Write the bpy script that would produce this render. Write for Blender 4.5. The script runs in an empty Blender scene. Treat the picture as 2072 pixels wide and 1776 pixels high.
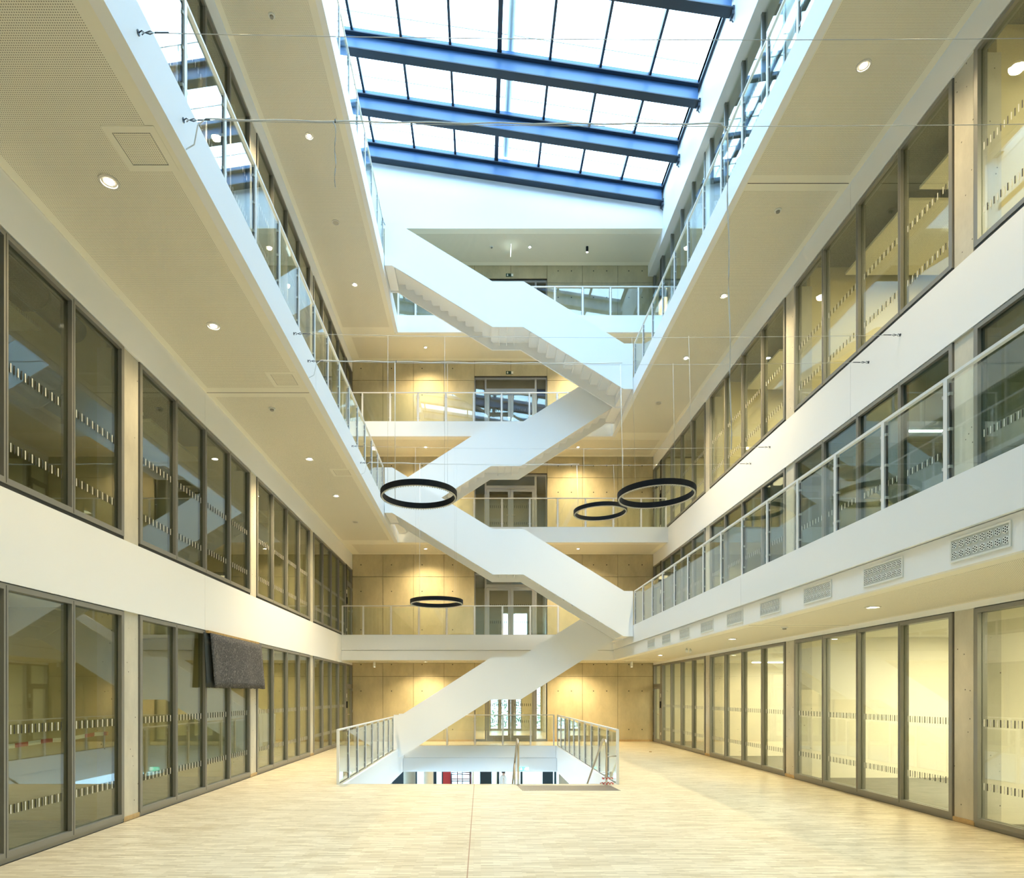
import bpy, math, random
from mathutils import Vector, Matrix
random.seed(7)
PI = math.pi
C = bpy.context.scene.collection
SC = bpy.context.scene

# ------------------------------------------------------------------ camera, sky, exposure
FPX, VPX, VPY, HCAM = 1260.0, 973.0, 1407.5, 1.72      # focal length, vanishing point (2072x1776 frame), eye height
cam_d = bpy.data.cameras.new('camera'); cam = bpy.data.objects.new('camera', cam_d); C.objects.link(cam)
cam.location = (0, 0, HCAM); cam.rotation_euler = (PI/2, 0, 0)
cam_d.sensor_width = 36.0; cam_d.lens = FPX/2072*36.0
cam_d.shift_x = (1036-VPX)/2072; cam_d.shift_y = (VPY-888)/2072
cam_d.clip_start = 0.05; cam_d.clip_end = 300
SC.camera = cam

SKY = 4.4
DOWNLIGHT_W = 200.0
WALLWASH_W = 260.0
ROOM_R_W, ROOM_L_W = 110.0, 11.0
world = bpy.data.worlds.new('overcast_sky'); SC.world = world; world.use_nodes = True
bg = world.node_tree.nodes['Background']
bg.inputs[0].default_value = (0.47, 0.735, 1.0, 1); bg.inputs[1].default_value = SKY
SC.view_settings.view_transform = 'Standard'; SC.view_settings.look = 'None'
SC.view_settings.gamma = 1.0; SC.view_settings.use_curve_mapping = False
SC.view_settings.exposure = 1.50
cy = SC.cycles
cy.max_bounces = 12; cy.diffuse_bounces = 6; cy.glossy_bounces = 4; cy.transmission_bounces = 4
cy.transparent_max_bounces = 32; cy.caustics_reflective = False; cy.caustics_refractive = False
cy.sample_clamp_indirect = 6.0; cy.use_denoising = True
cy.use_adaptive_sampling = True; cy.adaptive_threshold = 0.02

def area_portal():                                   # guides sky light through the roof opening
    d = bpy.data.lights.new('skylight_portal', 'AREA'); d.shape = 'RECTANGLE'; d.size = 11.0; d.size_y = 20.4
    d.cycles.is_portal = True
    o = bpy.data.objects.new('skylight_portal', d); C.objects.link(o)
    o.location = (0.75, 11.6, 20.75); o.rotation_euler = (0, math.atan(0.152), 0)
area_portal()

# ------------------------------------------------------------------ materials
def new_mat(name):
    m = bpy.data.materials.new(name); m.use_nodes = True
    return m, m.node_tree.nodes, m.node_tree.links, m.node_tree.nodes['Principled BSDF']
def mat(name, col, rough=0.6, metal=0.0, var=0.0, scale=3.0, bump=0.0, spec=0.5):
    m, N, L, b = new_mat(name)
    b.inputs['Base Color'].default_value = (*col, 1); b.inputs['Roughness'].default_value = rough
    b.inputs['Metallic'].default_value = metal; b.inputs['Specular IOR Level'].default_value = spec
    if var or bump:
        g = N.new('ShaderNodeNewGeometry'); n = N.new('ShaderNodeTexNoise'); n.inputs['Scale'].default_value = scale
        n.inputs['Detail'].default_value = 5; L.new(g.outputs['Position'], n.inputs['Vector'])
        if var:
            r = N.new('ShaderNodeMapRange'); L.new(n.outputs['Fac'], r.inputs[0])
            r.inputs[1].default_value = .25; r.inputs[2].default_value = .75
            r.inputs[3].default_value = 1-var; r.inputs[4].default_value = 1+var
            v = N.new('ShaderNodeVectorMath'); v.operation = 'SCALE'; v.inputs[0].default_value = col
            L.new(r.outputs[0], v.inputs['Scale']); L.new(v.outputs[0], b.inputs['Base Color'])
        if bump:
            bp = N.new('ShaderNodeBump'); bp.inputs['Strength'].default_value = bump; bp.inputs['Distance'].default_value = .01
            L.new(n.outputs['Fac'], bp.inputs['Height']); L.new(bp.outputs[0], b.inputs['Normal'])
    return m
def emit(name, col, s):
    m, N, L, b = new_mat(name)
    b.inputs['Base Color'].default_value = (*col, 1)
    b.inputs['Emission Color'].default_value = (*col, 1); b.inputs['Emission Strength'].default_value = s
    return m
def glass(name, tint, f0=0.045, dirt=0.0):
    m, N, L, b = new_mat(name); N.remove(b)
    out = N['Material Output']
    lw = N.new('ShaderNodeLayerWeight'); lw.inputs[0].default_value = .5
    p = N.new('ShaderNodeMath'); p.operation = 'POWER'; p.inputs[1].default_value = 5; L.new(lw.outputs['Facing'], p.inputs[0])
    q = N.new('ShaderNodeMath'); q.operation = 'MULTIPLY_ADD'; q.inputs[1].default_value = 1-f0; q.inputs[2].default_value = f0
    L.new(p.outputs[0], q.inputs[0])
    t = N.new('ShaderNodeBsdfTransparent'); t.inputs[0].default_value = (*tint, 1)
    g = N.new('ShaderNodeBsdfGlossy'); g.inputs['Roughness'].default_value = 0.0; g.inputs[0].default_value = (.95, .98, .97, 1)
    mx = N.new('ShaderNodeMixShader'); L.new(q.outputs[0], mx.inputs[0]); L.new(t.outputs[0], mx.inputs[1]); L.new(g.outputs[0], mx.inputs[2])
    L.new(mx.outputs[0], out.inputs[0])
    return m
def perforated(name, col, hole, pitch, rad):
    """white acoustic board drilled with a square grid of small holes"""
    m, N, L, b = new_mat(name); b.inputs['Roughness'].default_value = .7
    g = N.new('ShaderNodeNewGeometry'); s = N.new('ShaderNodeSeparateXYZ'); L.new(g.outputs['Position'], s.inputs[0])
    def math_(op, a, bb=None):
        k = N.new('ShaderNodeMath'); k.operation = op
        for i, v in enumerate((a, bb)):
            if v is None: continue
            if isinstance(v, (int, float)): k.inputs[i].default_value = v
            else: L.new(v, k.inputs[i])
        return k.outputs[0]
    yrow = math_('DIVIDE', s.outputs['Y'], pitch)
    fx = math_('SUBTRACT', math_('FRACT', math_('DIVIDE', s.outputs['X'], pitch)), .5)
    fy = math_('SUBTRACT', math_('FRACT', yrow), .5)
    d = math_('SQRT', math_('ADD', math_('MULTIPLY', fx, fx), math_('MULTIPLY', fy, fy)))
    f = math_('LESS_THAN', d, rad/pitch)
    mx = N.new('ShaderNodeMix'); mx.data_type = 'RGBA'; L.new(f, mx.inputs[0])
    mx.inputs[6].default_value = (*col, 1); mx.inputs[7].default_value = (*hole, 1)
    L.new(mx.outputs[2], b.inputs['Base Color'])
    return m
def parquet(name, c1, c2, rough):
    m, N, L, b = new_mat(name); b.inputs['Roughness'].default_value = rough
    g = N.new('ShaderNodeNewGeometry')
    def brick(w, h, s):
        t = N.new('ShaderNodeTexBrick'); L.new(g.outputs['Position'], t.inputs['Vector'])
        t.inputs['Scale'].default_value = 1; t.inputs['Brick Width'].default_value = w; t.inputs['Row Height'].default_value = h
        t.inputs['Mortar Size'].default_value = s; t.inputs['Bias'].default_value = 0; t.offset = .37; t.inputs['Mortar Smooth'].default_value = .1
        t.inputs['Color1'].default_value = (*c1, 1); t.inputs['Color2'].default_value = (*c2, 1)
        t.inputs['Mortar'].default_value = tuple(x*.8 for x in c1)+(1,)
        return t
    t = brick(.20, .022, .0006)
    t2 = brick(.44, .044, .0)
    n = N.new('ShaderNodeTexNoise'); n.inputs['Scale'].default_value = .5; n.inputs['Detail'].default_value = 3; L.new(g.outputs['Position'], n.inputs['Vector'])
    mx = N.new('ShaderNodeMix'); mx.data_type = 'RGBA'; mx.inputs[0].default_value = .45
    L.new(t.outputs[0], mx.inputs[6]); L.new(t2.outputs[0], mx.inputs[7])
    r = N.new('ShaderNodeMapRange'); L.new(n.outputs['Fac'], r.inputs[0]); r.inputs[3].default_value = .88; r.inputs[4].default_value = 1.1
    v = N.new('ShaderNodeVectorMath'); v.operation = 'SCALE'; L.new(mx.outputs[2], v.inputs[0]); L.new(r.outputs[0], v.inputs['Scale'])
    L.new(v.outputs[0], b.inputs['Base Color'])
    return m
def concrete(name, col, spots=True):
    m, N, L, b = new_mat(name); b.inputs['Roughness'].default_value = .75
    g = N.new('ShaderNodeNewGeometry')
    n = N.new('ShaderNodeTexNoise'); n.inputs['Scale'].default_value = 1.3; n.inputs['Detail'].default_value = 8; n.inputs['Roughness'].default_value = .65
    mp = N.new('ShaderNodeVectorMath'); mp.operation = 'MULTIPLY'; mp.inputs[1].default_value = (1.4, 1.4, .7)
    L.new(g.outputs['Position'], mp.inputs[0]); L.new(mp.outputs[0], n.inputs['Vector'])
    r = N.new('ShaderNodeMapRange'); L.new(n.outputs['Fac'], r.inputs[0]); r.inputs[1].default_value = .3; r.inputs[2].default_value = .7
    r.inputs[3].default_value = .80; r.inputs[4].default_value = 1.12
    v = N.new('ShaderNodeVectorMath'); v.operation = 'SCALE'; v.inputs[0].default_value = col; L.new(r.outputs[0], v.inputs['Scale'])
    last = v.outputs[0]
    if spots:                                          # blow-holes
        w = N.new('ShaderNodeTexVoronoi'); w.inputs['Scale'].default_value = 9; L.new(g.outputs['Position'], w.inputs['Vector'])
        lt = N.new('ShaderNodeMath'); lt.operation = 'LESS_THAN'; lt.inputs[1].default_value = .085; L.new(w.outputs['Distance'], lt.inputs[0])
        mx = N.new('ShaderNodeMix'); mx.data_type = 'RGBA'; L.new(lt.outputs[0], mx.inputs[0]); L.new(last, mx.inputs[6])
        mx.inputs[7].default_value = (.10, .09, .07, 1); last = mx.outputs[2]
    L.new(last, b.inputs['Base Color'])
    bp = N.new('ShaderNodeBump'); bp.inputs['Strength'].default_value = .15; bp.inputs['Distance'].default_value = .01
    L.new(n.outputs['Fac'], bp.inputs['Height']); L.new(bp.outputs[0], b.inputs['Normal'])
    return m
def felt(name):
    m, N, L, b = new_mat(name); b.inputs['Roughness'].default_value = .95
    g = N.new('ShaderNodeNewGeometry'); n = N.new('ShaderNodeTexNoise'); n.inputs['Scale'].default_value = 34; n.inputs['Detail'].default_value = 6
    n.inputs['Roughness'].default_value = .8
    L.new(g.outputs['Position'], n.inputs['Vector'])
    cr = N.new('ShaderNodeValToRGB'); L.new(n.outputs['Fac'], cr.inputs[0])
    e = cr.color_ramp.elements; e[0].position = .38; e[0].color = (.03, .03, .034, 1); e[1].position = .72; e[1].color = (.42, .40, .40, 1)
    k = cr.color_ramp.elements.new(.55); k.color = (.075, .073, .074, 1)
    L.new(cr.outputs[0], b.inputs['Base Color'])
    return m
def stripes(name, c1, c2, axis, period):
    m, N, L, b = new_mat(name); b.inputs['Roughness'].default_value = .4
    g = N.new('ShaderNodeNewGeometry'); s = N.new('ShaderNodeSeparateXYZ'); L.new(g.outputs['Position'], s.inputs[0])
    d = N.new('ShaderNodeMath'); d.operation = 'DIVIDE'; d.inputs[1].default_value = period; L.new(s.outputs[axis], d.inputs[0])
    f = N.new('ShaderNodeMath'); f.operation = 'FRACT'; L.new(d.outputs[0], f.inputs[0])
    t = N.new('ShaderNodeMath'); t.operation = 'GREATER_THAN'; t.inputs[1].default_value = .5; L.new(f.outputs[0], t.inputs[0])
    mx = N.new('ShaderNodeMix'); mx.data_type = 'RGBA'; L.new(t.outputs[0], mx.inputs[0]); mx.inputs[6].default_value = (*c1, 1); mx.inputs[7].default_value = (*c2, 1)
    L.new(mx.outputs[2], b.inputs['Base Color'])
    return m

WHITE = mat('white_paint', (.86, .87, .87), .55)
RAILW = mat('white_lacquer', (.82, .82, .80), .35)
PERF = perforated('perforated_board', (.87, .83, .69), (.06, .05, .025), .019, .0039)  # white board; warm bounce from the floor is put into its colour
PERFP = mat('plain_ceiling_board', (.87, .84, .71), .7)  # same white board, yellowed in colour for the warm floor bounce
CONC = concrete('fair_faced_concrete', (.53, .465, .295), False)
CONCP = concrete('column_concrete', (.58, .55, .45), True)
PARQ = parquet('industrial_parquet', (.47, .375, .22), (.84, .745, .55), .32)
CARPET = mat('grey_room_floor', (.17, .16, .13), .8, 0, .2, 5)
FRAME = mat('grey_aluminium', (.26, .255, .23), .4, .3)
FRAMED = mat('dark_gasket', (.035, .035, .03), .6)
FRAMEB = mat('light_grey_aluminium', (.36, .37, .37), .4, .3)
GLASS = glass('curtain_wall_glass', (.90, .93, .87), .085)
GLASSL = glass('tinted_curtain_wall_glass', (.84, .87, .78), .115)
GLASSB = glass('shade_tinted_gallery_glass', (.66, .77, .76), .11)  # darker curtain wall glass; dimness of the rooms behind put into its tint
GLASSR = glass('railing_glass', (.93, .97, .95), .055)
GLASSK = glass('skylight_glass', (.97, .985, .985), .03)
GLASSD = glass('door_glass', (.80, .82, .80), .08)
MARKD = mat('dark_marking', (.03, .03, .025), .6)
MARKL = mat('pale_marking', (.75, .74, .66), .6)
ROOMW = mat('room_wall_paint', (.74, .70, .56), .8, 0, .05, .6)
ROOML = mat('dimmed_room_wall_paint', (.52, .48, .30), .8, 0, .06, .6)  # darker copy of the wall paint; dimness of the rooms put into colour
ROOMY = mat('sky_corrected_room_wall_paint', (.68, .60, .36), .8, 0, .05, .6)  # wall paint copy, yellowed to offset blue sky light on the partitions
RAFT = mat('acoustic_raft', (.72, .70, .60), .8)
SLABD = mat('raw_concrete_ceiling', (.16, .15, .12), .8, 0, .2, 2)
STEEL = mat('blue_grey_steel', (.065, .155, .32), .4, .0)
STEELD = mat('dark_steel', (.016, .03, .05), .5)
BLACK = mat('matt_black', (.004, .006, .009), .6, spec=.2)
INOX = mat('brushed_stainless', (.60, .52, .42), .28, 1.0)
ROPE = mat('galvanised_wire', (.55, .57, .57), .45, .3)
CABLE = mat('pale_sheathed_cable', (.80, .82, .82), .5)
OAK = mat('oak_plinth', (.50, .35, .17), .5, 0, .15, 14)
FELT = felt('recycled_felt')
FELTB = mat('felt_backing', (.035, .042, .04), .9)
BATTEN = mat('raw_timber', (.45, .29, .11), .7, 0, .3, 20)
DLTRIM = mat('downlight_trim', (.70, .68, .62), .4)
DLGREY = mat('detector_grey', (.30, .29, .25), .5)
LENS = emit('lit_lens', (1, .93, .78), 30.0)
LENSOFF = mat('unlit_lens', (.55, .52, .44), .25)
LINEAR = emit('linear_lamp_diffuser', (1, .95, .82), 9.0)
RINGLED = mat('ring_diffuser', (.80, .77, .70), .4)
VENTG = mat('vent_grey', (.52, .54, .51), .5)
VENTW = mat('vent_white', (.76, .77, .73), .45)
HOLE = mat('dark_opening', (.008, .008, .008), .9)
SIGNG = mat('sign_dark_green', (.012, .045, .03), .4)
SIGNW = mat('sign_white', (.85, .86, .80), .4)
SIGNLIT = emit('lit_sign_green', (.10, .72, .50), 1.0)
SIGNLITW = emit('lit_sign_white', (.85, 1, .95), .7)
RED = mat('red_paint', (.33, .018, .02), .45)
MAROON = mat('maroon_tube', (.11, .025, .03), .4)
TAPE = stripes('barrier_tape', (.50, .07, .06), (.80, .76, .70), 'Y', .40)
TAPEX = stripes('barrier_tape_tail', (.62, .05, .05), (.82, .80, .76), 'X', .06)
DUCT = mat('galvanised_duct', (.12, .115, .09), .35, .7)
TEAL = mat('dark_teal_panel', (.008, .020, .022), .4)
BEIGE = mat('beige_column', (.36, .32, .22), .6)
PAVING = mat('pale_paving', (.40, .41, .40), .9, 0, .1, 2)
BUSH = mat('leafy_green', (.22, .33, .17), .8, 0, .4, 9)
SKIN = mat('skin', (.55, .36, .26), .6)
SHIRT = mat('white_shirt', (.72, .71, .67), .8)
TROUSER = mat('dark_trousers', (.03, .03, .04), .8)
HAIR = mat('dark_hair', (.02, .014, .01), .6)
BRASS = mat('expansion_strip', (.40, .24, .14), .5)

# ------------------------------------------------------------------ mesh helpers
class MB:
    def __init__(s): s.v = []; s.f = []; s.smooth = False
    def box(s, x0, x1, y0, y1, z0, z1):
        if x0 > x1: x0, x1 = x1, x0
        if y0 > y1: y0, y1 = y1, y0
        if z0 > z1: z0, z1 = z1, z0
        n = len(s.v)
        s.v += [(x0,y0,z0),(x1,y0,z0),(x1,y1,z0),(x0,y1,z0),(x0,y0,z1),(x1,y0,z1),(x1,y1,z1),(x0,y1,z1)]
        s.f += [tuple(n+i for i in q) for q in ((0,3,2,1),(4,5,6,7),(0,1,5,4),(1,2,6,5),(2,3,7,6),(3,0,4,7))]
        return s
    def prism(s, pts, axis, a0, a1):
        """polygon pts in the plane normal to axis, extruded a0..a1 (axis 'y': pts are x,z; 'x': y,z; 'z': x,y)"""
        n = len(s.v); k = len(pts)
        def P(p, a):
            return {'y': (p[0], a, p[1]), 'x': (a, p[0], p[1]), 'z': (p[0], p[1], a)}[axis]
        s.v += [P(p, a0) for p in pts] + [P(p, a1) for p in pts]
        s.f += [tuple(n+i for i in range(k)), tuple(n+k+i for i in reversed(range(k)))]
        s.f += [(n+(i+1) % k, n+i, n+k+i, n+k+(i+1) % k) for i in range(k)]
        return s
    def tube(s, pts, r, n=8, cap=True):
        pts = [Vector(p) for p in pts]; rings = []
        up = Vector((0, 0, 1)) if abs((pts[1]-pts[0]).normalized().z) < .9 else Vector((1, 0, 0))
        for i, p in enumerate(pts):
            d = (pts[min(i+1, len(pts)-1)]-pts[max(i-1, 0)]).normalized()
            a = d.cross(up).normalized(); b = a.cross(d).normalized()
            base = len(s.v)
            for j in range(n):
                t = 2*PI*j/n; q = p+(a*math.cos(t)+b*math.sin(t))*r; s.v.append(tuple(q))
            rings.append(base)
        for i in range(len(rings)-1):
            for j in range(n):
                s.f.append((rings[i]+j, rings[i]+(j+1) % n, rings[i+1]+(j+1) % n, rings[i+1]+j))
        if cap:
            s.f.append(tuple(rings[0]+j for j in reversed(range(n)))); s.f.append(tuple(rings[-1]+j for j in range(n)))
        s.smooth = True
        return s
    def lathe(s, prof, cx, cy, n=24, closed=False):
        """prof (r,z) revolved about the vertical through cx,cy"""
        base = len(s.v); k = len(prof)
        for j in range(n):
            t = 2*PI*j/n
            for r, z in prof: s.v.append((cx+r*math.cos(t), cy+r*math.sin(t), z))
        kk = k if closed else k-1
        for j in range(n):
            for i in range(kk):
                a = base+j*k+i; b = base+j*k+(i+1) % k; c = base+((j+1) % n)*k+(i+1) % k; d = base+((j+1) % n)*k+i
                s.f.append((a, d, c, b))
        return s
    def disc(s, cx, cy, z, r, t, n=20):
        return s.prism([(cx+r*math.cos(2*PI*i/n), cy+r*math.sin(2*PI*i/n)) for i in range(n)], 'z', z, z+t)
    def build(s, name, m, parent=None, loc=None, kind=None, label=None, smooth=None):
        base = Vector((0, 0, 0))
        if parent is not None:
            q = parent
            while q is not None: base += q.location; q = q.parent
        org = base if loc is None else Vector(loc)
        me = bpy.data.meshes.new(name)
        me.from_pydata([tuple(Vector(v)-org) for v in s.v], [], s.f); me.update()
        if smooth if smooth is not None else s.smooth:
            me.polygons.foreach_set('use_smooth', [len(p.vertices) == 4 for p in me.polygons]); me.update()
        if m is not None: me.materials.append(m)
        o = bpy.data.objects.new(name, me); C.objects.link(o)
        if parent is not None: o.parent = parent
        o.location = org-base
        if kind: o['kind'] = kind
        if label: o['label'] = label
        return o
def box(name, m, x0, x1, y0, y1, z0, z1, parent=None, **k): return MB().box(x0, x1, y0, y1, z0, z1).build(name, m, parent, **k)
def sbox(name, m, x0, x1, y0, y1, z0, z1): return box(name, m, x0, x1, y0, y1, z0, z1, kind='structure')
def tag(o, label, cat, group=None):
    o['label'] = label; o['category'] = cat
    if group: o['group'] = group
    return o
def empty(name, loc, kind=None):
    o = bpy.data.objects.new(name, None); C.objects.link(o); o.location = loc; o.empty_display_size = .1
    if kind: o['kind'] = kind
    return o
def thing(name, label, cat, loc, group=None): return tag(empty(name, loc), label, cat, group)
def copy_tree(o, parent=None):
    c = o.copy(); C.objects.link(c); c.parent = parent
    for ch in list(o.children): copy_tree(ch, c)
    return c
def lamp(name, kind, loc, w, col, parent=None, **k):
    d = bpy.data.lights.new(name, kind); d.energy = w; d.color = col
    for a, v in k.items(): setattr(d, a, v)
    o = bpy.data.objects.new(name, d); C.objects.link(o)
    base = Vector((0, 0, 0)); q = parent
    while q is not None: base += q.location; q = q.parent
    o.parent = parent; o.location = Vector(loc)-base
    return o
WARM = (1.0, .78, .45)

# ------------------------------------------------------------------ main dimensions (metres)
YN, YB, YW = -4.0, 21.62, 23.5           # near end wall, bridge edge, rear concrete wall
XL, XR = -4.85, 6.5                      # glazing planes left and right
GL, GR = -2.9, 4.57                      # gallery edges left and right
Z = [0.0, 3.76, 7.5, 11.17, 14.85]       # floor levels
T = [0.0, 3.84, 7.58, 11.25, 14.93]      # tops of the white edge bands
SO = [2.96, 7.05, 10.73, 14.34, 17.94]   # soffits above each floor
GT = [2.88, 6.6, 10.25, 13.95, 18.0]     # heads of the glazing
NAME = ['ground', 'first', 'second', 'third', 'fourth']
JY = 10.95                               # movement joint across the building

# ------------------------------------------------------------------ structure: floors and galleries
OX0, OX1, OY0, OY1 = -2.72, 2.66, 12.14, 21.6
fl = empty('floor', (0, 8, 0), 'structure')
m = MB()
m.box(XL, OX0, YN, YW, -.35, 0); m.box(OX1, XR, YN, YW, -.35, 0); m.box(OX0, OX1, YN, OY0, -.35, 0); m.box(OX0, OX1, OY1, YW, -.35, 0)
m.build('parquet_floor', PARQ, fl)
box('movement_strip', BRASS, -.136, -.124, YN, OY0-.002, 0, .002, fl)
# opening edge: white fascias down to the basement ceiling
op = empty('trim_1', (0, 16, -.4), 'structure')
for nm, a in (('left_fascia', (OX0-.02, OX0+.06, OY0, OY1, -.42, -.006)), ('left_lower_fascia', (OX0-.06, OX0+.02, OY0, OY1, -.91, -.43)),
              ('right_fascia', (OX1-.06, OX1+.02, OY0, OY1, -.42, -.006)), ('right_lower_fascia', (OX1-.02, OX1+.06, OY0, OY1, -.91, -.43)),
              ('rear_fascia', (OX0+.07, OX1-.07, OY1-.06, OY1+.02, -.42, -.006)), ('rear_lower_fascia', (OX0+.03, OX1-.03, OY1-.02, OY1+.06, -.91, -.43)),
              ('near_fascia', (OX0+.07, OX1-.07, OY0-.02, OY0+.02, -.91, -.03)), ('stair_nosing', (OX0+.07, OX1-.07, OY0-.02, OY0+.02, -.028, .0))):
    box(nm, PARQ if nm == 'stair_nosing' else WHITE, *a, op)
sbox('ceiling_basement', WHITE, -11, 13, YN, OY0-.03, -.91, -.36)
for a in ((-11, OX0-.07, OY0-.03, 36), (OX1+.07, 13, OY0-.03, 36), (OX0-.07, OX1+.07, OY1+.07, 36)):
    sbox('ceiling', WHITE, a[0], a[1], a[2], a[3], -.91, -.40)
sbox('floor_basement', mat('basement_floor', (.26, .23, .16), .6, 0, .1, 2), -11, 13, YN, 36.4, -4.0, -3.75)

def edge_band(name, x0, x1, y0, y1, z0, z1, along, joint=True, mt=WHITE):
    """white edge cladding in long panels with a movement joint"""
    p = empty(name, ((x0+x1)/2, (y0+y1)/2, z0), 'structure')
    cuts = [y0]
    if along == 'y' and joint and y0 < JY < y1: cuts += [JY]
    cuts += [y1]
    if along == 'x':
        box('cladding_panel', mt, x0, x1, y0, y1, z0, z1, p); return p
    for a, b in zip(cuts, cuts[1:]):
        box('cladding_panel', mt, x0, x1, a+(.004 if a == JY else 0), b-(.004 if b == JY else 0), z0, z1, p)
    if len(cuts) == 3: box('joint_filler', FRAMED, x0+.015, x1-.015, JY-.004, JY+.004, z0+.002, z1-.002, p)
    return p
def soffit(name, x0, x1, y0, y1, z, bx0, bx1, by0, by1, joint=True):
    """plain board with perforated fields set in it, plain margins"""
    p = empty(name, ((x0+x1)/2, (y0+y1)/2, z), 'structure')
    box('ceiling_board', PERFP, x0, x1, y0, y1, z, z+.05, p)
    segs = [(by0, JY-.17), (JY+.17, by1)] if joint and by0 < JY < by1 else [(by0, by1)]
    for a, b in segs: box('perforated_panel', PERF, bx0, bx1, a, b, z-.003, z, p)
    if joint and by0 < JY < by1: box('joint_line', FRAMED, x0+.02, x1-.02, JY-.006, JY+.006, z-.002, z, p)
    return p
def slab(name, m_, x0, x1, y0, y1, z0, z1): return sbox(name, m_, x0, x1, y0, y1, z0, z1)

# left galleries on the second and fourth floors
for k, so in ((2, 1), (4, 3)):
    slab('floor_gallery', PARQ, XL+.12, GL-.09, YN, YB, Z[k]-.28, Z[k])
    slab('floor_gallery', PARQ, XL+.12, XR-.05, YB+.09, YW-.04, Z[k]-.28, Z[k])
    edge_band('trim_2', GL-.08, GL, YN, YB+.08, SO[so], T[k], 'y')
    edge_band('trim_3', GL, XR-.002, YB, YB+.08, SO[so], T[k], 'x')
    box_lip = box('trim_4', WHITE, GL-.10, GL+.02, YN, YB, SO[so]-.018, SO[so], kind='structure')
    soffit('ceiling_left', XL+.01, GL-.10, YN, YB+.08, SO[so], XL+.12, GL-.24, YN+.2, YB-.3)
    soffit('ceiling_rear', XL+.01, XR-.01, YB+.08, YW-.02, SO[so], XL+.3, XR-.2, YB+.3, YW-.2, False)
# right galleries on the first and third floors
for k, so in ((1, 0), (3, 2)):
    slab('floor_gallery', PARQ, GR+.09, XR-.12, YN, YB, Z[k]-.28, Z[k])
    slab('floor_gallery', PARQ, XL+.05, XR-.12, YB+.09, YW-.04, Z[k]-.28, Z[k])
    lo = 3.31 if k == 1 else SO[so]
    edge_band('trim_5', GR, GR+.08, YN, YB+.08, lo, T[k], 'y', k == 1)
    edge_band('trim_6', XL+.002, GR, YB, YB+.08, lo, T[k], 'x')
    if k == 1:
        edge_band('trim_7', GR+.045, GR+.12, YN, YB+.08, SO[0], 3.30, 'y')
        edge_band('trim_8', XL+.002, GR+.045, YB+.035, YB+.11, SO[0], 3.30, 'x')
    else:
        box('trim_9', WHITE, GR-.02, GR+.10, YN, YB, SO[so]-.018, SO[so], kind='structure')
    ye_ = YB+(.11 if k == 1 else .08)
    soffit('ceiling_right', GR+(.12 if k == 1 else .10), XR-.01, YN, ye_, SO[so], GR+.13 if k == 3 else GR+.3, XR-.12, YN+.2, YB-.3)
    soffit('ceiling_rear', XL+.01, XR-.01, ye_, YW-.02, SO[so], XL+.3, XR-.2, YB+.3, YW-.2, False)
soffit('ceiling_rear', XL+.01, XR-.01, YB+.001, YW-.02, SO[4], XL+.3, XR-.2, YB+.25, YW-.2, False)
# flush white wall bands between glazing storeys
def band(side, z0, z1):
    if side == 'left': return edge_band('wall_left', XL-.10, XL, YN, YW-.002, z0, z1, 'y')
    return edge_band('wall_right', XR, XR+.10, YN, YW-.002, z0, z1, 'y')
band('left', GT[0], T[1]); band('left', GT[1]-.12, SO[1]-.002); band('left', GT[2], T[3]); band('left', GT[3], SO[3]-.002); band('left', 18.0, 21.2)
box('wall_left', WHITE, XL-.10, XL, YN, YW, SO[1], Z[2], kind='structure'); box('wall_left', WHITE, XL-.10, XL, YN, YW, SO[3], Z[4], kind='structure')
band('right', GT[1], T[2]); band('right', GT[2], SO[2]-.002); band('right', GT[3], T[4]); edge_band('wall_right', 6.305, XR+.10, YN, YW-.002, 17.53, 19.36, 'y', False); band('right', GT[0], SO[0])
box('wall_right', WHITE, XR, XR+.10, YN, YW, SO[0], Z[1], kind='structure'); box('wall_right', WHITE, XR, XR+.10, YN, YW, SO[2], Z[3], kind='structure')
# gable wall over the topmost rear soffit
SL = .152
def zroof(x): return 19.40+(6.3-x)*SL
MB().prism([(XL-.1, SO[4]+.05), (XR+.1, SO[4]+.05), (XR+.1, zroof(XR)+.1), (XL-.1, zroof(XL)+.1)], 'y', YB, YB+.12).build('wall_gable', WHITE, kind='structure')
# near end wall behind the viewer
box('wall_near', ROOMW, -11, 13, YN-.3, YN-.02, -4, 21.6, kind='structure')

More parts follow.
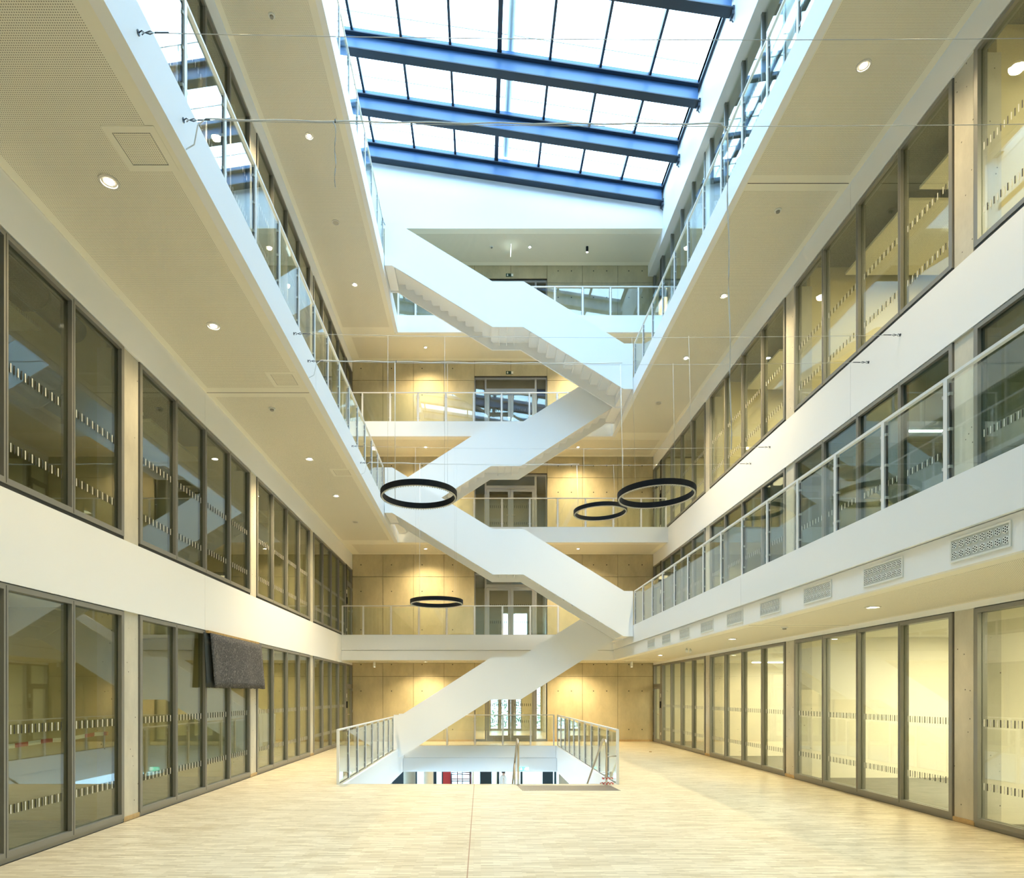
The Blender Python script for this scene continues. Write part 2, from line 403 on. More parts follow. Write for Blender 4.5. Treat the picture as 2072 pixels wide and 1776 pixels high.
# ------------------------------------------------------------------ rear concrete wall of cast panels
DX0, DX1, DH = -.24, 2.50, 2.60
wb = empty('wall_rear', (0, YW, 0), 'structure')
back = MB()
holes = MB()
for k in range(5):
    z0 = Z[k]+(.0); z1 = SO[k]+.05
    zd = Z[k]+DH
    back.box(XL-.1, DX0-.02, YW+.03, YW+.30, z0-.4, z1+.45); back.box(DX1+.02, XR+.1, YW+.03, YW+.30, z0-.4, z1+.45)
    back.box(DX0-.02, DX1+.02, YW+.03, YW+.30, zd+.02, z1+.45); back.box(DX0-.02, DX1+.02, YW+.03, YW+.30, z0-.4, z0)
    zj = z0+2.45
    cols_l = [XL+(DX0-XL)*i/4 for i in range(5)]; cols_r = [DX1+(XR-DX1)*i/3 for i in range(4)]
    g = .007
    for cols in (cols_l, cols_r):
        for a, b in zip(cols, cols[1:]):
            for c, d in ((z0, zj), (zj, z1)):
                box('concrete_panel', CONC, a+g, b-g, YW, YW+.03, c+g, d-g, wb)
            for zz in (z0+.45, z0+1.9, zj+.45):
                for xx in ((a+b)/2-.25, (a+b)/2+.25)[:1 if cols is cols_l else 2]:
                    if zz < z1-.1:
                        holes.prism([(xx+.022*math.cos(t*PI/4), zz+.022*math.sin(t*PI/4)) for t in range(8)], 'y', YW-.003, YW+.001)
    mid = (DX0+DX1)/2
    for a, b in ((DX0, mid), (mid, DX1)): box('concrete_panel', CONC, a+g, b-g, YW, YW+.03, zd+.02+g, z1-g, wb)
back.build('concrete_core', concrete('joint_shade_concrete', (.20, .17, .10), False), wb)  # core darkened so the shade in the panel joints sits in its colour
holes.build('tie_hole', FRAMED, wb, kind='stuff')
for a, b in ((XL+.02, DX0-.02), (DX1+.02, XR-.02)): box('baseboard_rear', OAK, a, b, YW-.02, YW, 0, .07, kind='structure')

# rear vestibules behind the doors
for k in range(5):
    z0, z1 = Z[k], SO[k]
    ye = 31.0 if k < 2 else 28.0
    slab('floor', CARPET if k else PARQ, XL-.1, XR+.1, YW+.05, ye, z0-.3, z0-.001)
    slab('ceiling', SLABD if k else ROOMW, XL-.1, XR+.1, YW+.31, ye, z1, z1+.3)
    box('wall_vestibule', ROOMW if k < 2 else ROOML, DX0-1.3, DX0-1.15, YW+.31, ye, z0, z1, kind='structure')
    box('wall_vestibule', ROOMW if k < 2 else ROOML, DX1+.55, DX1+.70, YW+.31, ye, z0, z1, kind='structure')
    if k == 1:
        for a in ((DX0-1.15, 1.05, z0, z1), (2.35, DX1+.55, z0, z1), (1.05, 2.35, z0, z0+.45), (1.05, 2.35, z0+2.05, z1)): box('wall_vestibule', ROOML, a[0], a[1], ye-.15, ye, a[2], a[3], kind='structure')
        w = empty('window_rear', (1.7, ye, z0), 'structure')
        for a, b in ((1.05, 1.11), (1.45, 1.62), (2.29, 2.35)): box('mullion', FRAME, a, b, ye-.12, ye-.04, z0+.45, z0+2.05, w)
        for a, b in ((1.11, 1.45), (1.62, 2.29)): box('pane', GLASS, a, b, ye-.09, ye-.075, z0+.45, z0+2.05, w)
    elif k >= 2: box('wall_vestibule', ROOML, DX0-1.3, DX1+.7, ye-.15, ye, z0, z1, kind='structure')
    else:
        w = empty('window_rear', (1.1, ye, z0), 'structure')
        for a in ((DX0-1.15, .45, z0, z1), (2.03, 2.78, z0, z1), (2.95, DX1+.55, z0, z1), (.45, 2.03, z0+2.5, z1), (2.78, 2.95, z0+2.7, z1)): box('wall_vestibule', ROOML, a[0], a[1], ye-.15, ye, a[2], a[3], kind='structure')
        xs = [.47, 1.99]
        for a, b in ((.45, .50), (.86, 1.03), (1.53, 1.75), (1.98, 2.03)): box('mullion', FRAME, a, b, ye-.13, ye-.03, z0, z0+2.5, w)
        for a, b in ((.50, .86), (1.03, 1.53), (1.75, 1.98), (2.79, 2.94)):
            box('pane', GLASS, a, b, ye-.09, ye-.075, z0+.10, z0+2.5, w); box('sill', FRAME, a, b, ye-.12, ye-.04, z0, z0+.10, w)
        dots = MB()
        for zz in (z0+1.35, z0+.70):
            x = xs[0]+.1
            while x < xs[-1]-.1:
                dots.box(x, x+.02, ye-.145, ye-.14, zz, zz+.10); x += .085
        dots.build('safety_marking', MARKD, w, kind='stuff')
lamp('vestibule_light', 'AREA', (1.1, 27, SO[0]-.05), 90, WARM, None, size=2.5)
lamp('vestibule_light', 'AREA', (1.1, 27, SO[1]-.05), 30, WARM, None, size=2.5)
for k in (2, 3, 4): lamp('vestibule_light', 'AREA', (1.1, 26, SO[k]-.05), 14, WARM, None, size=1.5)

# ------------------------------------------------------------------ double doors in the rear wall
ndoor = 0
def double_door(k):
    global ndoor; ndoor += 1
    z0, z1 = Z[k], Z[k]+DH
    d = empty('door_%d' % ndoor, ((DX0+DX1)/2, YW+.1, z0), 'structure')
    fm = FRAMEB if k >= 1 else FRAME
    a, b = YW+.08, YW+.17
    W = .07
    x = [DX0, DX0+.42, DX1-.42, DX1]                      # sidelight | leaves | sidelight
    for xx in x: box('post', fm, max(DX0, xx-W/2), min(DX1, xx+W/2), a, b, z0, z1, d)
    box('head', fm, DX0+.04, DX1-.04, a+.001, b-.001, z1-W, z1-.001, d)
    zt = z1-.42
    box('transom', fm, x[1]+W/2, x[2]-W/2, a+.001, b-.001, zt-.12, zt, d)
    box('pane', GLASSD, x[1]+W/2, x[2]-W/2, a+.04, a+.055, zt, z1-W, d)
    for p, q in ((x[0], x[1]), (x[2], x[3])):
        box('pane', GLASSD, p+W/2+.02, q-W/2-.02, a+.04, a+.055, z0+.08, z1-W, d)
        box('sill', fm, p+W/2, q-W/2, a+.002, b-.002, z0, z0+.08, d)
    mid = (x[1]+x[2])/2
    zh = zt-.13
    for p, q, s in ((x[1]+W/2+.008, mid-.004, 1), (mid+.004, x[2]-W/2-.008, -1)):
        leaf = MB(); S = .10
        leaf.box(p, p+S, a-.01, a+.05, z0+.01, zh); leaf.box(q-S, q, a-.01, a+.05, z0+.01, zh)
        leaf.box(p+S, q-S, a-.01, a+.05, z0+.01, z0+.22 if k == 0 else z0+.14); leaf.box(p+S, q-S, a-.01, a+.05, zh-S, zh)
        lf = leaf.build('door_leaf', fm, d)
        box('pane', GLASSD, p+S, q-S, a+.014, a+.026, z0+(.22 if k == 0 else .14), zh-S, lf)
        hx = q-.05 if s > 0 else p+.05
        MB().tube([(hx, a-.01, z0+1.05), (hx, a-.06, z0+1.05), (hx-.11*s, a-.06, z0+1.05)], .011).build('door_handle', INOX, lf)
        mk = MB(); mk_x = p+S+.03
        while mk_x < q-S-.02:
            mk.box(mk_x, mk_x+.02, a+.008, a+.012, z0+1.33, z0+1.43); mk.box(mk_x, mk_x+.02, a+.008, a+.012, z0+.70, z0+.80); mk_x += .075
        mk.build('safety_marking', MARKD, lf, kind='stuff')
    box('door_closer', FRAMEB, mid-.16, mid+.16, a-.055, a-.012, zh-.01, zh+.045, d)
    box('jamb_seal', FRAMED, DX0-.019, DX0-.001, YW+.04, b, z0, z1, d); box('jamb_seal', FRAMED, DX1+.001, DX1+.019, YW+.04, b, z0, z1, d)
    box('head_seal', FRAMED, DX0-.019, DX1+.019, YW+.04, b, z1+.001, z1+.019, d)
for k in range(5): double_door(k)

# ------------------------------------------------------------------ side glazing, columns, side doors and rooms
nwin = 0
BAYS = {'left': [(-3.9, -.75), (-.36, 3.88), (4.26, 8.48), (8.88, 13.14), (13.53, 17.75), (18.12, 22.42)],
        'right': [(-3.9, -.95), (-.55, 3.56), (3.95, 8.22), (8.60, 12.94), (13.34, 17.72), (18.10, 22.42)]}
def bars(s, X, y0, y1, rows, off):
    d, l = MB(), MB(); y = y0+.05; i = 0
    while y < y1-.05:
        for zz in rows:
            (d if i % 2 else l).box(X+off, X+off+s*.002, y, y+.014, zz, zz+.095)
        y += .052; i += 1
    return d, l
def curtain_wall(side, k, y0, y1, n=4):
    global nwin; nwin += 1
    s = -1 if side == 'left' else 1                      # outward direction (into the room)
    X = XL if side == 'left' else XR
    z0 = {'left': [.0, T[1], Z[2], T[3], Z[4]], 'right': [.0, Z[1], T[2], Z[3], T[4]]}[side][k]
    z1 = (GT[k]-.12 if (side == 'left' and k == 1) else GT[k])
    w = empty('window_%d' % nwin, (X, (y0+y1)/2, z0), 'structure')
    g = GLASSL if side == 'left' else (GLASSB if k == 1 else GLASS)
    W, D = .062, .13
    xa, xb = X+s*.005, X+s*(.005+D)
    step = (y1-y0)/n
    e = .002
    box('bottom_rail', FRAME, xa, xb, y0, y1, z0+.05, z0+.115, w)
    box('base_gasket', FRAMED if k else FRAME, xa+s*.012, xb, y0, y1, z0+e, z0+.05, w)
    box('top_rail', FRAME, xa, xb, y0, y1, z1-.07, z1-.012, w)
    box('head_gasket', FRAMED, xa+s*.012, xb, y0, y1, z1-.012, z1-e, w)
    for i in range(n+1):
        y = y0+step*i
        ya, yb = (y, y+W) if i == 0 else (y-W, y) if i == n else (y-W/2, y+W/2)
        box('mullion', FRAME, xa, xb, ya, yb, z0+.115, z1-.07, w)
        if 0 < i < n: box('mullion_joint', FRAMED, xa-s*.0015, xa, y-.004, y+.004, z0+.06, z1-.03, w)
    for i in range(n):
        a = y0+step*i+(W if i == 0 else W/2); b = y0+step*(i+1)-(W if i == n-1 else W/2)
        box('pane', g, xa+s*.05, xa+s*.07, a, b, z0+.115, z1-.07, w)
    if y1 > 4:
        dm, lm = MB(), MB()
        for i in range(n):
            a = y0+step*i+W; b = y0+step*(i+1)-W
            d, l = bars(-s, X, a, b, (Z[k]+.50, Z[k]+1.33) if k else (.49, 1.32), s*.050)
            for q, r in ((dm, d), (lm, l)):
                o = len(q.v); q.v += r.v; q.f += [tuple(j+o for j in f) for f in r.f]
        dm.build('safety_marking', MARKD, w, kind='stuff'); lm.build('safety_marking', MARKL, w, kind='stuff')
ncol = 0
LABS = {'left': 'left', 'right': 'right'}
def side_door(side, k):
    global ndoor; ndoor += 1
    s = -1 if side == 'left' else 1
    X = XL if side == 'left' else XR
    z0 = Z[k]; z1 = (GT[k]-.12 if (side == 'left' and k == 1) else GT[k])
    y0, y1 = 22.44, 23.48
    d = empty('door_%d' % ndoor, (X, (y0+y1)/2, z0), 'structure')
    xa, xb = X+s*.005, X+s*.13
    box('post', FRAMED if k else FRAME, xa, xb, y0, y0+.16, z0, z1, d); box('post', FRAME, xa, xb, y1-.05, y1, z0, z1, d)
    box('head', FRAME, xa, xb, y0+.16, y1-.05, z1-.05, z1-.002, d); box('transom', FRAME, xa, xb, y0+.16, y1-.05, z0+2.08, z0+2.16, d)
    box('pane', GLASS if side == 'right' else GLASSL, xa+s*.05, xa+s*.065, y0+.16, y1-.05, z0+2.16, z1-.05, d)
    leaf = MB(); S = .09
    leaf.box(xa, xb-s*.04, y0+.165, y0+.165+S, z0+.01, z0+2.075); leaf.box(xa, xb-s*.04, y1-.055-S, y1-.055, z0+.01, z0+2.075)
    leaf.box(xa, xb-s*.04, y0+.165+S, y1-.055-S, z0+.01, z0+.12); leaf.box(xa, xb-s*.04, y0+.165+S, y1-.055-S, z0+1.98, z0+2.075)
    lf = leaf.build('door_leaf', FRAME, d)
    box('pane', GLASS if side == 'right' else GLASSL, xa+s*.03, xa+s*.045, y0+.165+S, y1-.055-S, z0+.12, z0+1.98, lf)
    MB().tube([(xa, y0+.21, z0+1.05), (xa-s*.055, y0+.21, z0+1.05), (xa-s*.055, y0+.33, z0+1.05)], .011).build('door_handle', INOX, lf)
    box('card_reader', BLACK, xa-s*.03, xa-s*.001, y0+.03, y0+.13, z0+1.28, z0+1.52, d)
    box('door_plate', SIGNW, xa-s*.006, xa-s*.001, y0+.05, y0+.12, z0+1.66, z0+1.80, d)
    box('switch_plate', SIGNW, xa-s*.008, xa-s*.001, y0+.05, y0+.11, z0+.30, z0+.40, d)
    for zz in (z0+.25, z0+1.1, z0+1.9): box('hinge', FRAMEB, xa-s*.02, xa-s*.001, y1-.05, y1-.025, zz, zz+.10, d)
ORD = ['nearest', 'second', 'third', 'fourth', 'fifth', 'sixth']
for side in ('left', 'right'):
    s = -1 if side == 'left' else 1
    X = XL if side == 'left' else XR
    for k in range(5):
        for (a, b) in BAYS[side]: curtain_wall(side, k, a, b)
        side_door(side, k)
        z0 = [[.0, T[1], Z[2], T[3], Z[4]], [.0, Z[1], T[2], Z[3], T[4]]][s > 0][k]
        z1 = GT[k]-.12 if (side == 'left' and k == 1) else GT[k]
        for i in range(5):
            a = BAYS[side][i][1]; b = BAYS[side][i+1][0]
            c = sbox('column_'+side, CONCP, X+s*.03, X+s*.40, a+.035, b-.012, z0, z1)
            if k == 0: box('baseboard_'+side, OAK, X+s*.012, X+s*.029, a+.004, b-.004, 0, .065, kind='structure')
            # partition wall between two rooms
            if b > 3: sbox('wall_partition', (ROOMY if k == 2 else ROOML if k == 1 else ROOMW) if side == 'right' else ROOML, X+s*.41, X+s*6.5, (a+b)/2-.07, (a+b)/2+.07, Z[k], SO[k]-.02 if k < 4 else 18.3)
        # room shells
        xa, xb = X+s*.14, X+s*6.6
        slab('floor_room', CARPET if (side == 'left' or k == 0) else CARPET, xa, xb, YN, YW+.3, Z[k]-.3, Z[k]-.001)
        rc = RAFT if (k == 0 or side == 'right') else SLABD
        slab('ceiling_room', rc if not (side == 'right' and k == 2) else SLABD, xa, xb, YN, YW+.3, (SO[k] if k < 4 else 18.3)-.02, (SO[k] if k < 4 else 18.3)+.2)
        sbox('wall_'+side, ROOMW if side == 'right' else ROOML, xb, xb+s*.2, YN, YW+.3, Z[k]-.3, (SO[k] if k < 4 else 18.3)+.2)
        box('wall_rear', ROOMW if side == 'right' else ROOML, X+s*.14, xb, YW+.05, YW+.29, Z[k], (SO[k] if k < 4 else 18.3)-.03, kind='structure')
        # room light
        for i, (a, b) in enumerate(BAYS[side][2:]):
            wv = ROOM_R_W if side == 'right' else ROOM_L_W
            if side == 'right' and k == 1: wv = 2
            if side == 'right' and k == 0: wv *= 1.15
            if side == 'left' and k == 0: wv *= 1.6 if i < 2 else 5
            if k >= 3: wv = 8
            lamp('room_light', 'AREA', (X+s*3.0, (a+b)/2-.4, (SO[k] if k < 4 else 18.3)-.06-(.4 if (side == 'right' and k == 2) else 0)), wv, (1, .90, .68) if s > 0 else (1, .86, .52), None, shape='RECTANGLE', size=2.2, size_y=2.2)
# outer roof slabs over the side rooms
slab('roof', WHITE, XL-6.9, XL, YN, 28, 18.55, 18.8); slab('roof', WHITE, XR, XR+6.9, YN, 28, 18.55, 18.8)
slab('roof', WHITE, XL, XR, YB+.12, 28, 18.3, 18.55)
slab('roof', WHITE, XR+.1, XR+.4, YN, YB, 18.8, 19.4)
box('wall_outer', WHITE, -11.6, XL-.1, 36.2, 36.3, -4, -.9, kind='structure')

# acoustic rafts, ducts and linear lamps in the rooms
def raft(x0, x1, y0, y1, z, label):
    o = tag(box('ceiling_raft', PERF, x0, x1, y0, y1, z, z+.05), label, 'ceiling panel', 'ceiling rafts in the glazed rooms')
    return o
for i, (a, b) in enumerate(BAYS['right'][2:5]):
    for j in range(2):
        h = (b-a)/2
        raft(XR+1.0, XR+4.6, a+.12+j*h, a+h*(j+1)-.12, 10.38, '%s perforated ceiling raft inside the second-floor right-hand room %s' % (('nearer', 'farther')[j], ('nearest the viewer', 'second from the viewer', 'third from the viewer')[i]))
for i, (a, b) in enumerate(BAYS['left'][2:5]):
    for j in range(2):
        h = (b-a)/2
        raft(XL-4.6, XL-1.05, a+.12+j*h, a+h*(j+1)-.12, 6.62, '%s perforated ceiling raft inside the first-floor left-hand room %s' % (('nearer', 'farther')[j], ('nearest the viewer', 'second from the viewer', 'third from the viewer')[i]))
d = thing('ventilation_duct', 'dark round ventilation duct under the ceiling behind the first-floor left glazing', 'duct', (XL-.72, 6, 6.72))
MB().tube([(XL-.72, 4.3, 6.72), (XL-.72, 8.55, 6.72)], .16, 16).build('duct_pipe', DUCT, d)
for y in (5.1, 6.0, 6.9, 7.8): MB().tube([(XL-.72, y, 6.72), (XL-.72, y+.06, 6.72)], .167, 16).build('duct_coupling', DUCT, d)
LL = [('right', 2, 7.66, 10.02, 'second-floor room behind the nearest full right-hand bay'), ('right', 0, 9.55, 2.62, 'ground-floor right-hand room, nearest'),
      ('right', 0, 17.0, 2.62, 'ground-floor right-hand room, farther'), ('right', 0, 19.6, 2.62, 'last ground-floor right-hand room'),
      ('right', 1, 10.8, 6.3, 'first-floor right-hand room, nearer'), ('right', 1, 7.2, 6.3, 'first-floor right-hand room beside the frame edge'),
      ('right', 2, 19.9, 10.3, 'last second-floor right-hand room'), ('left', 0, 19.6, 2.62, 'last ground-floor left-hand room')]
for side, k, y, z, lb in LL:
    s = -1 if side == 'left' else 1; X = XL if side == 'left' else XR
    o = thing('linear_lamp', 'lit white linear lamp hanging in the '+lb, 'lamp', (X+s*1.9, y, z), 'linear lamps in the glazed rooms')
    box('lamp_housing', VENTW, X+s*.9, X+s*2.9, y-.035, y+.035, z+.02, z+.07, o)
    box('lamp_diffuser', LINEAR, X+s*.91, X+s*2.89, y-.03, y+.03, z, z+.02, o)
    top = SO[k]-.02
    for q in (1.2, 2.6): MB().tube([(X+s*q, y, z+.07), (X+s*q, y, top)], .004, 6).build('suspension_wire', ROPE, o)
t = MB(); pts = [(XL-.24, 4.4+4.1*i/14, 1.215-.035*math.sin(PI*i/14)+.008*math.sin(i*2.1)) for i in range(15)]
n = 0
for i, p in enumerate(pts):
    t.v += [(p[0]-.002, p[1], p[2]-.024), (p[0]-.002, p[1], p[2]+.024), (p[0]+.002, p[1], p[2]+.024), (p[0]+.002, p[1], p[2]-.024)]
for i in range(14):
    b = 4*i
    t.f += [(b+j, b+(j+1) % 4, b+4+(j+1) % 4, b+4+j) for j in range(4)]
t.f += [(3, 2, 1, 0), (56, 57, 58, 59)]
tag(t.build('barrier_tape', TAPE), 'red and white barrier tape stretched behind the nearest ground-floor left panes', 'tape')

# ------------------------------------------------------------------ skylight
sk = empty('skylight_1', (.7, 9, 19.4), 'structure')
sk['label'] = 'sloping glass roof on deep blue steel beams over the atrium'
BY = [21.5, 19.75, 17.9, 15.5, 13.2, 10.9, 8.6, 6.3, 4.0, 1.7]
MX = [-4.80, -3.69, -2.29, -.88, .53, 1.98, 3.42, 4.84, 6.27]
def slope_box(name, m_, x0, x1, y0, y1, dz0, dz1, parent):
    mb = MB().prism([(x0, zroof(x0)+dz0), (x1, zroof(x1)+dz0), (x1, zroof(x1)+dz1), (x0, zroof(x0)+dz1)], 'y', y0, y1)
    return mb.build(name, m_, parent)
xa, xb = XL+.02, 6.24
for y in BY:
    bm_ = MB()
    def P(x0, x1, y0, y1, a, b): bm_.prism([(x0, zroof(x0)+a), (x1, zroof(x1)+a), (x1, zroof(x1)+b), (x0, zroof(x0)+b)], 'y', y0, y1)
    P(xa, xb, y-.012, y+.012, -.67, -.23)
    beam = bm_.build('beam_web', STEEL, sk)
    f1 = MB().prism([(xa, zroof(xa)-.70), (xb, zroof(xb)-.70), (xb, zroof(xb)-.67), (xa, zroof(xa)-.67)], 'y', y-.13, y+.13); f1.build('bottom_flange', STEELD, beam)
    f2 = MB().prism([(xa, zroof(xa)-.23), (xb, zroof(xb)-.23), (xb, zroof(xb)-.20), (xa, zroof(xa)-.20)], 'y', y-.13, y+.13); f2.build('top_flange', STEELD, beam)
    rl = MB().prism([(xa, zroof(xa)-.20), (xb, zroof(xb)-.20), (xb, zroof(xb)-.02), (xa, zroof(xa)-.02)], 'y', y-.035, y+.035); rl.build('glazing_rail', STEEL, beam)
    # bracket and pin at the right-hand wall
    br = MB(); zb = zroof(6.3)-.70
    br.box(6.25, 6.305, y-.05, y+.05, zb+.06, zb+.16); br.box(6.22, 6.28, y-.09, y+.09, zb-.10, zb+.0)
    br.tube([(6.25, y, zb-.10), (6.25, y, zb-.18), (6.28, y, zb-.22)], .014, 6)
    br.build('end_bracket', STEELD, beam, smooth=False)
for i, x in enumerate(MX):
    w = .035 if i != 4 else .065
    box('glazing_bar', STEELD, x-w, x+w, BY[-1], BY[0], zroof(x)-.16, zroof(x)-.015, sk)
MB().tube([(MX[4]+.33, BY[-1], zroof(.86)+.20), (MX[4]+.33, BY[0], zroof(.86)+.20)], .12, 16).build('service_tube', mat('pale_blue_tube', (.42, .55, .60), .3), sk)
for y0, y1 in zip(BY[1:], BY):
    for x0, x1 in zip(MX, MX[1:]):
        slope_box('pane', GLASSK, x0+.01, x1-.01, y0+.01, y1-.01, -.012, 0.0, sk)
    g = MB(); x0, x1 = MX[0]+.05, MX[-1]-.05                     # slim safety rail on the roof beside each beam
    g.tube([(x0, y1-.30, zroof(x0)+.16), (x1, y1-.30, zroof(x1)+.16)], .012, 6)
    for x in [MX[0]+.3+.72*i for i in range(15)]: g.tube([(x, y1-.30, zroof(x)), (x, y1-.30, zroof(x)+.16)], .012, 6)
    g.build('roof_rail', VENTG, sk, smooth=False)
box('upstand_right', WHITE, 6.30, XR+.1, YN, YB, 19.36, 19.46, sk)
slope_box('upstand_left', WHITE, XL-.1, XL+.02, YN, YB, -.9, .1, sk)
box('edge_bar', STEELD, 6.235, 6.30, YN, YB, 19.18, 19.40, sk)
slope_box('near_sky_blocker', WHITE, XL, 6.3, YN-.3, BY[-1]-.04, -.05, 0.05, sk)  # unseen cover added to keep sky light off the near floor

# ------------------------------------------------------------------ zig-zag stairs
def flight(kind, z, y0, label, group):
    """one storey of stair in two runs with a landing; parapet sheets both sides, folded steps between"""
    y1 = y0+1.28
    if kind == 'front':
        top = [(4.56, z+1.02), (4.29, z+1.02), (1.28, z+2.88), (.345, z+2.88), (-2.66, z+4.72), (-2.885, z+4.72)]
        bot = [(-2.885, z+3.36), (-2.66, z+3.36), (.355, z+1.515), (1.27, z+1.515), (4.28, z-.34), (4.56, z-.34)]
    else:
        top = [(-2.80, z+1.03), (-2.55, z+1.03), (.35, z+2.89), (1.265, z+2.89), (4.24, z+4.76), (4.56, z+4.76)]
        bot = [(4.56, z+3.43), (4.27, z+3.43), (1.28, z+1.52), (.32, z+1.52), (-2.59, z-.34), (-2.80, z-.34)]
    st = thing('staircase', label, 'staircase', (.8, y0+.64, z), group)
    MB().prism(top+bot, 'y', y0, y0+.05).build('front_parapet', WHITE, st)
    MB().prism(top+bot, 'y', y1-.05, y1).build('rear_parapet', WHITE, st)
    zf = z-.08
    def run(xs, xe, za, n, rise):
        step = (xe-xs)/n; sg = 1 if step > 0 else -1
        proto = None
        for i in range(n):
            x0 = xs+step*i; zt = za+rise*(i+1)
            if proto is None:
                mb = MB(); mb.box(x0, x0+sg*.03, y0+.05, y1-.05, zt-rise, zt)
                mb.box(x0+sg*.03, x0+step, y0+.05, y1-.05, zt-.03, zt)
                proto = mb.build('step', WHITE, st, loc=(x0, (y0+y1)/2, zt))
                base = proto.location.copy()
            else:
                o = proto.copy(); C.objects.link(o); o.parent = st; o.location = base+Vector((step*i, 0, rise*i))
    rise = 1.85/11
    if kind == 'front':
        run(4.29, 1.28, zf, 11, rise); run(.345, -2.62, zf+1.85, 11, rise)
    else:
        run(-2.55, .35, zf, 11, rise); run(1.265, 4.24, zf+1.85, 11, rise)
    if kind == 'front':
        box('arrival_plate', WHITE, -2.885, -2.62, y0+.05, y1-.05, z+3.40, zf+3.70, st); box('start_plate', WHITE, 4.29, 4.56, y0+.05, y1-.05, z-.30, zf, st)
    else:
        box('arrival_plate', WHITE, 4.24, 4.56, y0+.05, y1-.05, z+3.47, zf+3.70, st); box('start_plate', WHITE, -2.80, -2.55, y0+.05, y1-.05, z-.30, zf, st)
    zl = zf+1.85
    box('landing', WHITE, .345, 1.28, y0+.05, y1-.05, zl-.04, zl, st)
    for x in (.58, .82, 1.05): box('landing_rib', WHITE, x-.012, x+.012, y0+.051, y1-.051, zl-.13, zl-.04, st)
    return st
GS = 'white stair flights crossing the atrium'
flight('back', 0.08, 20.0, 'lowest white stair flight rising from the ground-floor opening to the right', GS)
flight('front', T[1], 18.65, 'white stair flight rising left from the first-floor right gallery behind the rings', GS)
flight('back', T[2], 20.0, 'white stair flight rising right from the second-floor left gallery', GS)
flight('front', T[3], 18.65, 'topmost white stair flight rising left to the fourth-floor gallery', GS)

# ------------------------------------------------------------------ glass railings
def railing(p0, axis, n, step, z, label, h=1.02, lead=0, tail=0):
    """p0 (x,y) start, posts every step along axis ('x' or 'y'), n bays"""
    x, y = p0
    L_ = n*step
    r = thing('glass_railing', label, 'railing', (x, y, z), 'glass railings round the atrium')
    vertical = axis == 'y'
    pw, pd = .026, .011
    posts = None
    for i in range(n+1):
        a = i*step
        if posts is None:
            mb = MB()
            if vertical: mb.box(x-pd*2.2, x+pd*2.2, y-pw, y+pw, z, z+h-.03)
            else: mb.box(x-pw, x+pw, y-pd, y+pd, z, z+h-.03)
            posts = mb.build('post', RAILW, r, loc=(x, y, z))
        else:
            o = posts.copy(); C.objects.link(o); o.location = (0, a, 0) if vertical else (a, 0, 0)
    if vertical: box('handrail', RAILW, x-.022, x+.022, y-pw, y+L_+pw, z+h-.03, z+h, r)
    else: box('handrail', RAILW, x-pw-lead, x+L_+pw+tail, y-.022, y+.022, z+h-.03, z+h, r)
    for a, b, e in ((x-lead, x, x-lead), (x+L_, x+L_+tail, x+L_+tail)):
        if b-a > .2:
            box('post', RAILW, e-pw, e+pw, y-.011, y+.011, z, z+h-.03, r)
            box('glass_pane', GLASSR, a+pw+.022, b-pw-.022, y-.008, y+.008, z+.012, z+h-.075, r)
    pane = None; gask = None; clip = None
    for i in range(n):
        a = i*step
        if pane is None:
            g0, g1 = pw+.022, step-pw-.022
            mb = MB(); gk = MB(); cl = MB()
            zz0, zz1 = z+.012, z+h-.075
            if vertical:
                mb.box(x-.008, x+.008, y+g0, y+g1, zz0, zz1)
                for q in (g0-.010, g1): gk.box(x-.010, x+.010, y+q, y+q+.010, zz0, zz1)
                gk.box(x-.010, x+.010, y+g0, y+g1, zz0-.008, zz0-.001)
                for q in (g0-.022, g1-.004):
                    for zc in (zz0+.10, (zz0+zz1)/2, zz1-.12): cl.box(x-.018, x+.018, y+q, y+q+.026, zc, zc+.03)
            else:
                mb.box(x+g0, x+g1, y-.008, y+.008, zz0, zz1)
                for q in (g0-.006, g1): gk.box(x+q, x+q+.006, y-.009, y+.009, zz0, zz1)
                gk.box(x+g0, x+g1, y-.009, y+.009, zz0-.008, zz0-.001)
                for q in (g0-.022, g1-.004):
                    for zc in (zz0+.10, zz1-.12): cl.box(x+q, x+q+.026, y-.016, y+.016, zc, zc+.025)
            pane = mb.build('glass_pane', GLASSR, r, loc=(x, y, z)); gask = gk.build('gasket', FRAMED if vertical else FRAMEB, r, loc=(x, y, z))
            clip = cl.build('glass_clamp', VENTG, r, loc=(x, y, z))
        else:
            for src in (pane, gask, clip):
                o = src.copy(); C.objects.link(o); o.location = (0, a, 0) if vertical else (a, 0, 0)
    return r
S1 = .958
def yrail(x, yend, n, z, label): return railing((x, yend-n*S1), 'y', n, S1, z, label)
yrail(GR+.035, 18.60, 22, T[1], 'white posted glass railing along the first-floor right gallery above the round-holed vents')
yrail(GL-.035, 18.60, 22, T[2], 'glass railing along the second-floor left gallery')
yrail(GR+.035, 18.60, 22, T[3], 'glass railing along the third-floor right gallery')
RL4 = yrail(GL-.035, 18.60, 22, T[4], 'glass railing along the fourth-floor left gallery under the skylight')
railing((-4.09, YB+.03), 'x', 8, .968, T[1], lead=.72, tail=.82, label='glass railing on the first-floor rear bridge')
railing((-2.17, YB+.03), 'x', 8, .968, T[2], lead=.68, tail=.86, label='glass railing on the second-floor rear bridge behind the two right-hand rings')
railing((-4.12, YB+.03), 'x', 8, .968, T[3], lead=.68, tail=.86, label='glass railing on the third-floor rear bridge')
railing((-2.27, YB+.03), 'x', 8, .968, T[4], lead=.60, tail=.95, label='glass railing on the topmost rear bridge beside the top stair')
railing((OX0-.06, 12.12), 'y', 8, .945, 0, 'glass railing on the left edge of the ground-floor opening', h=1.07)
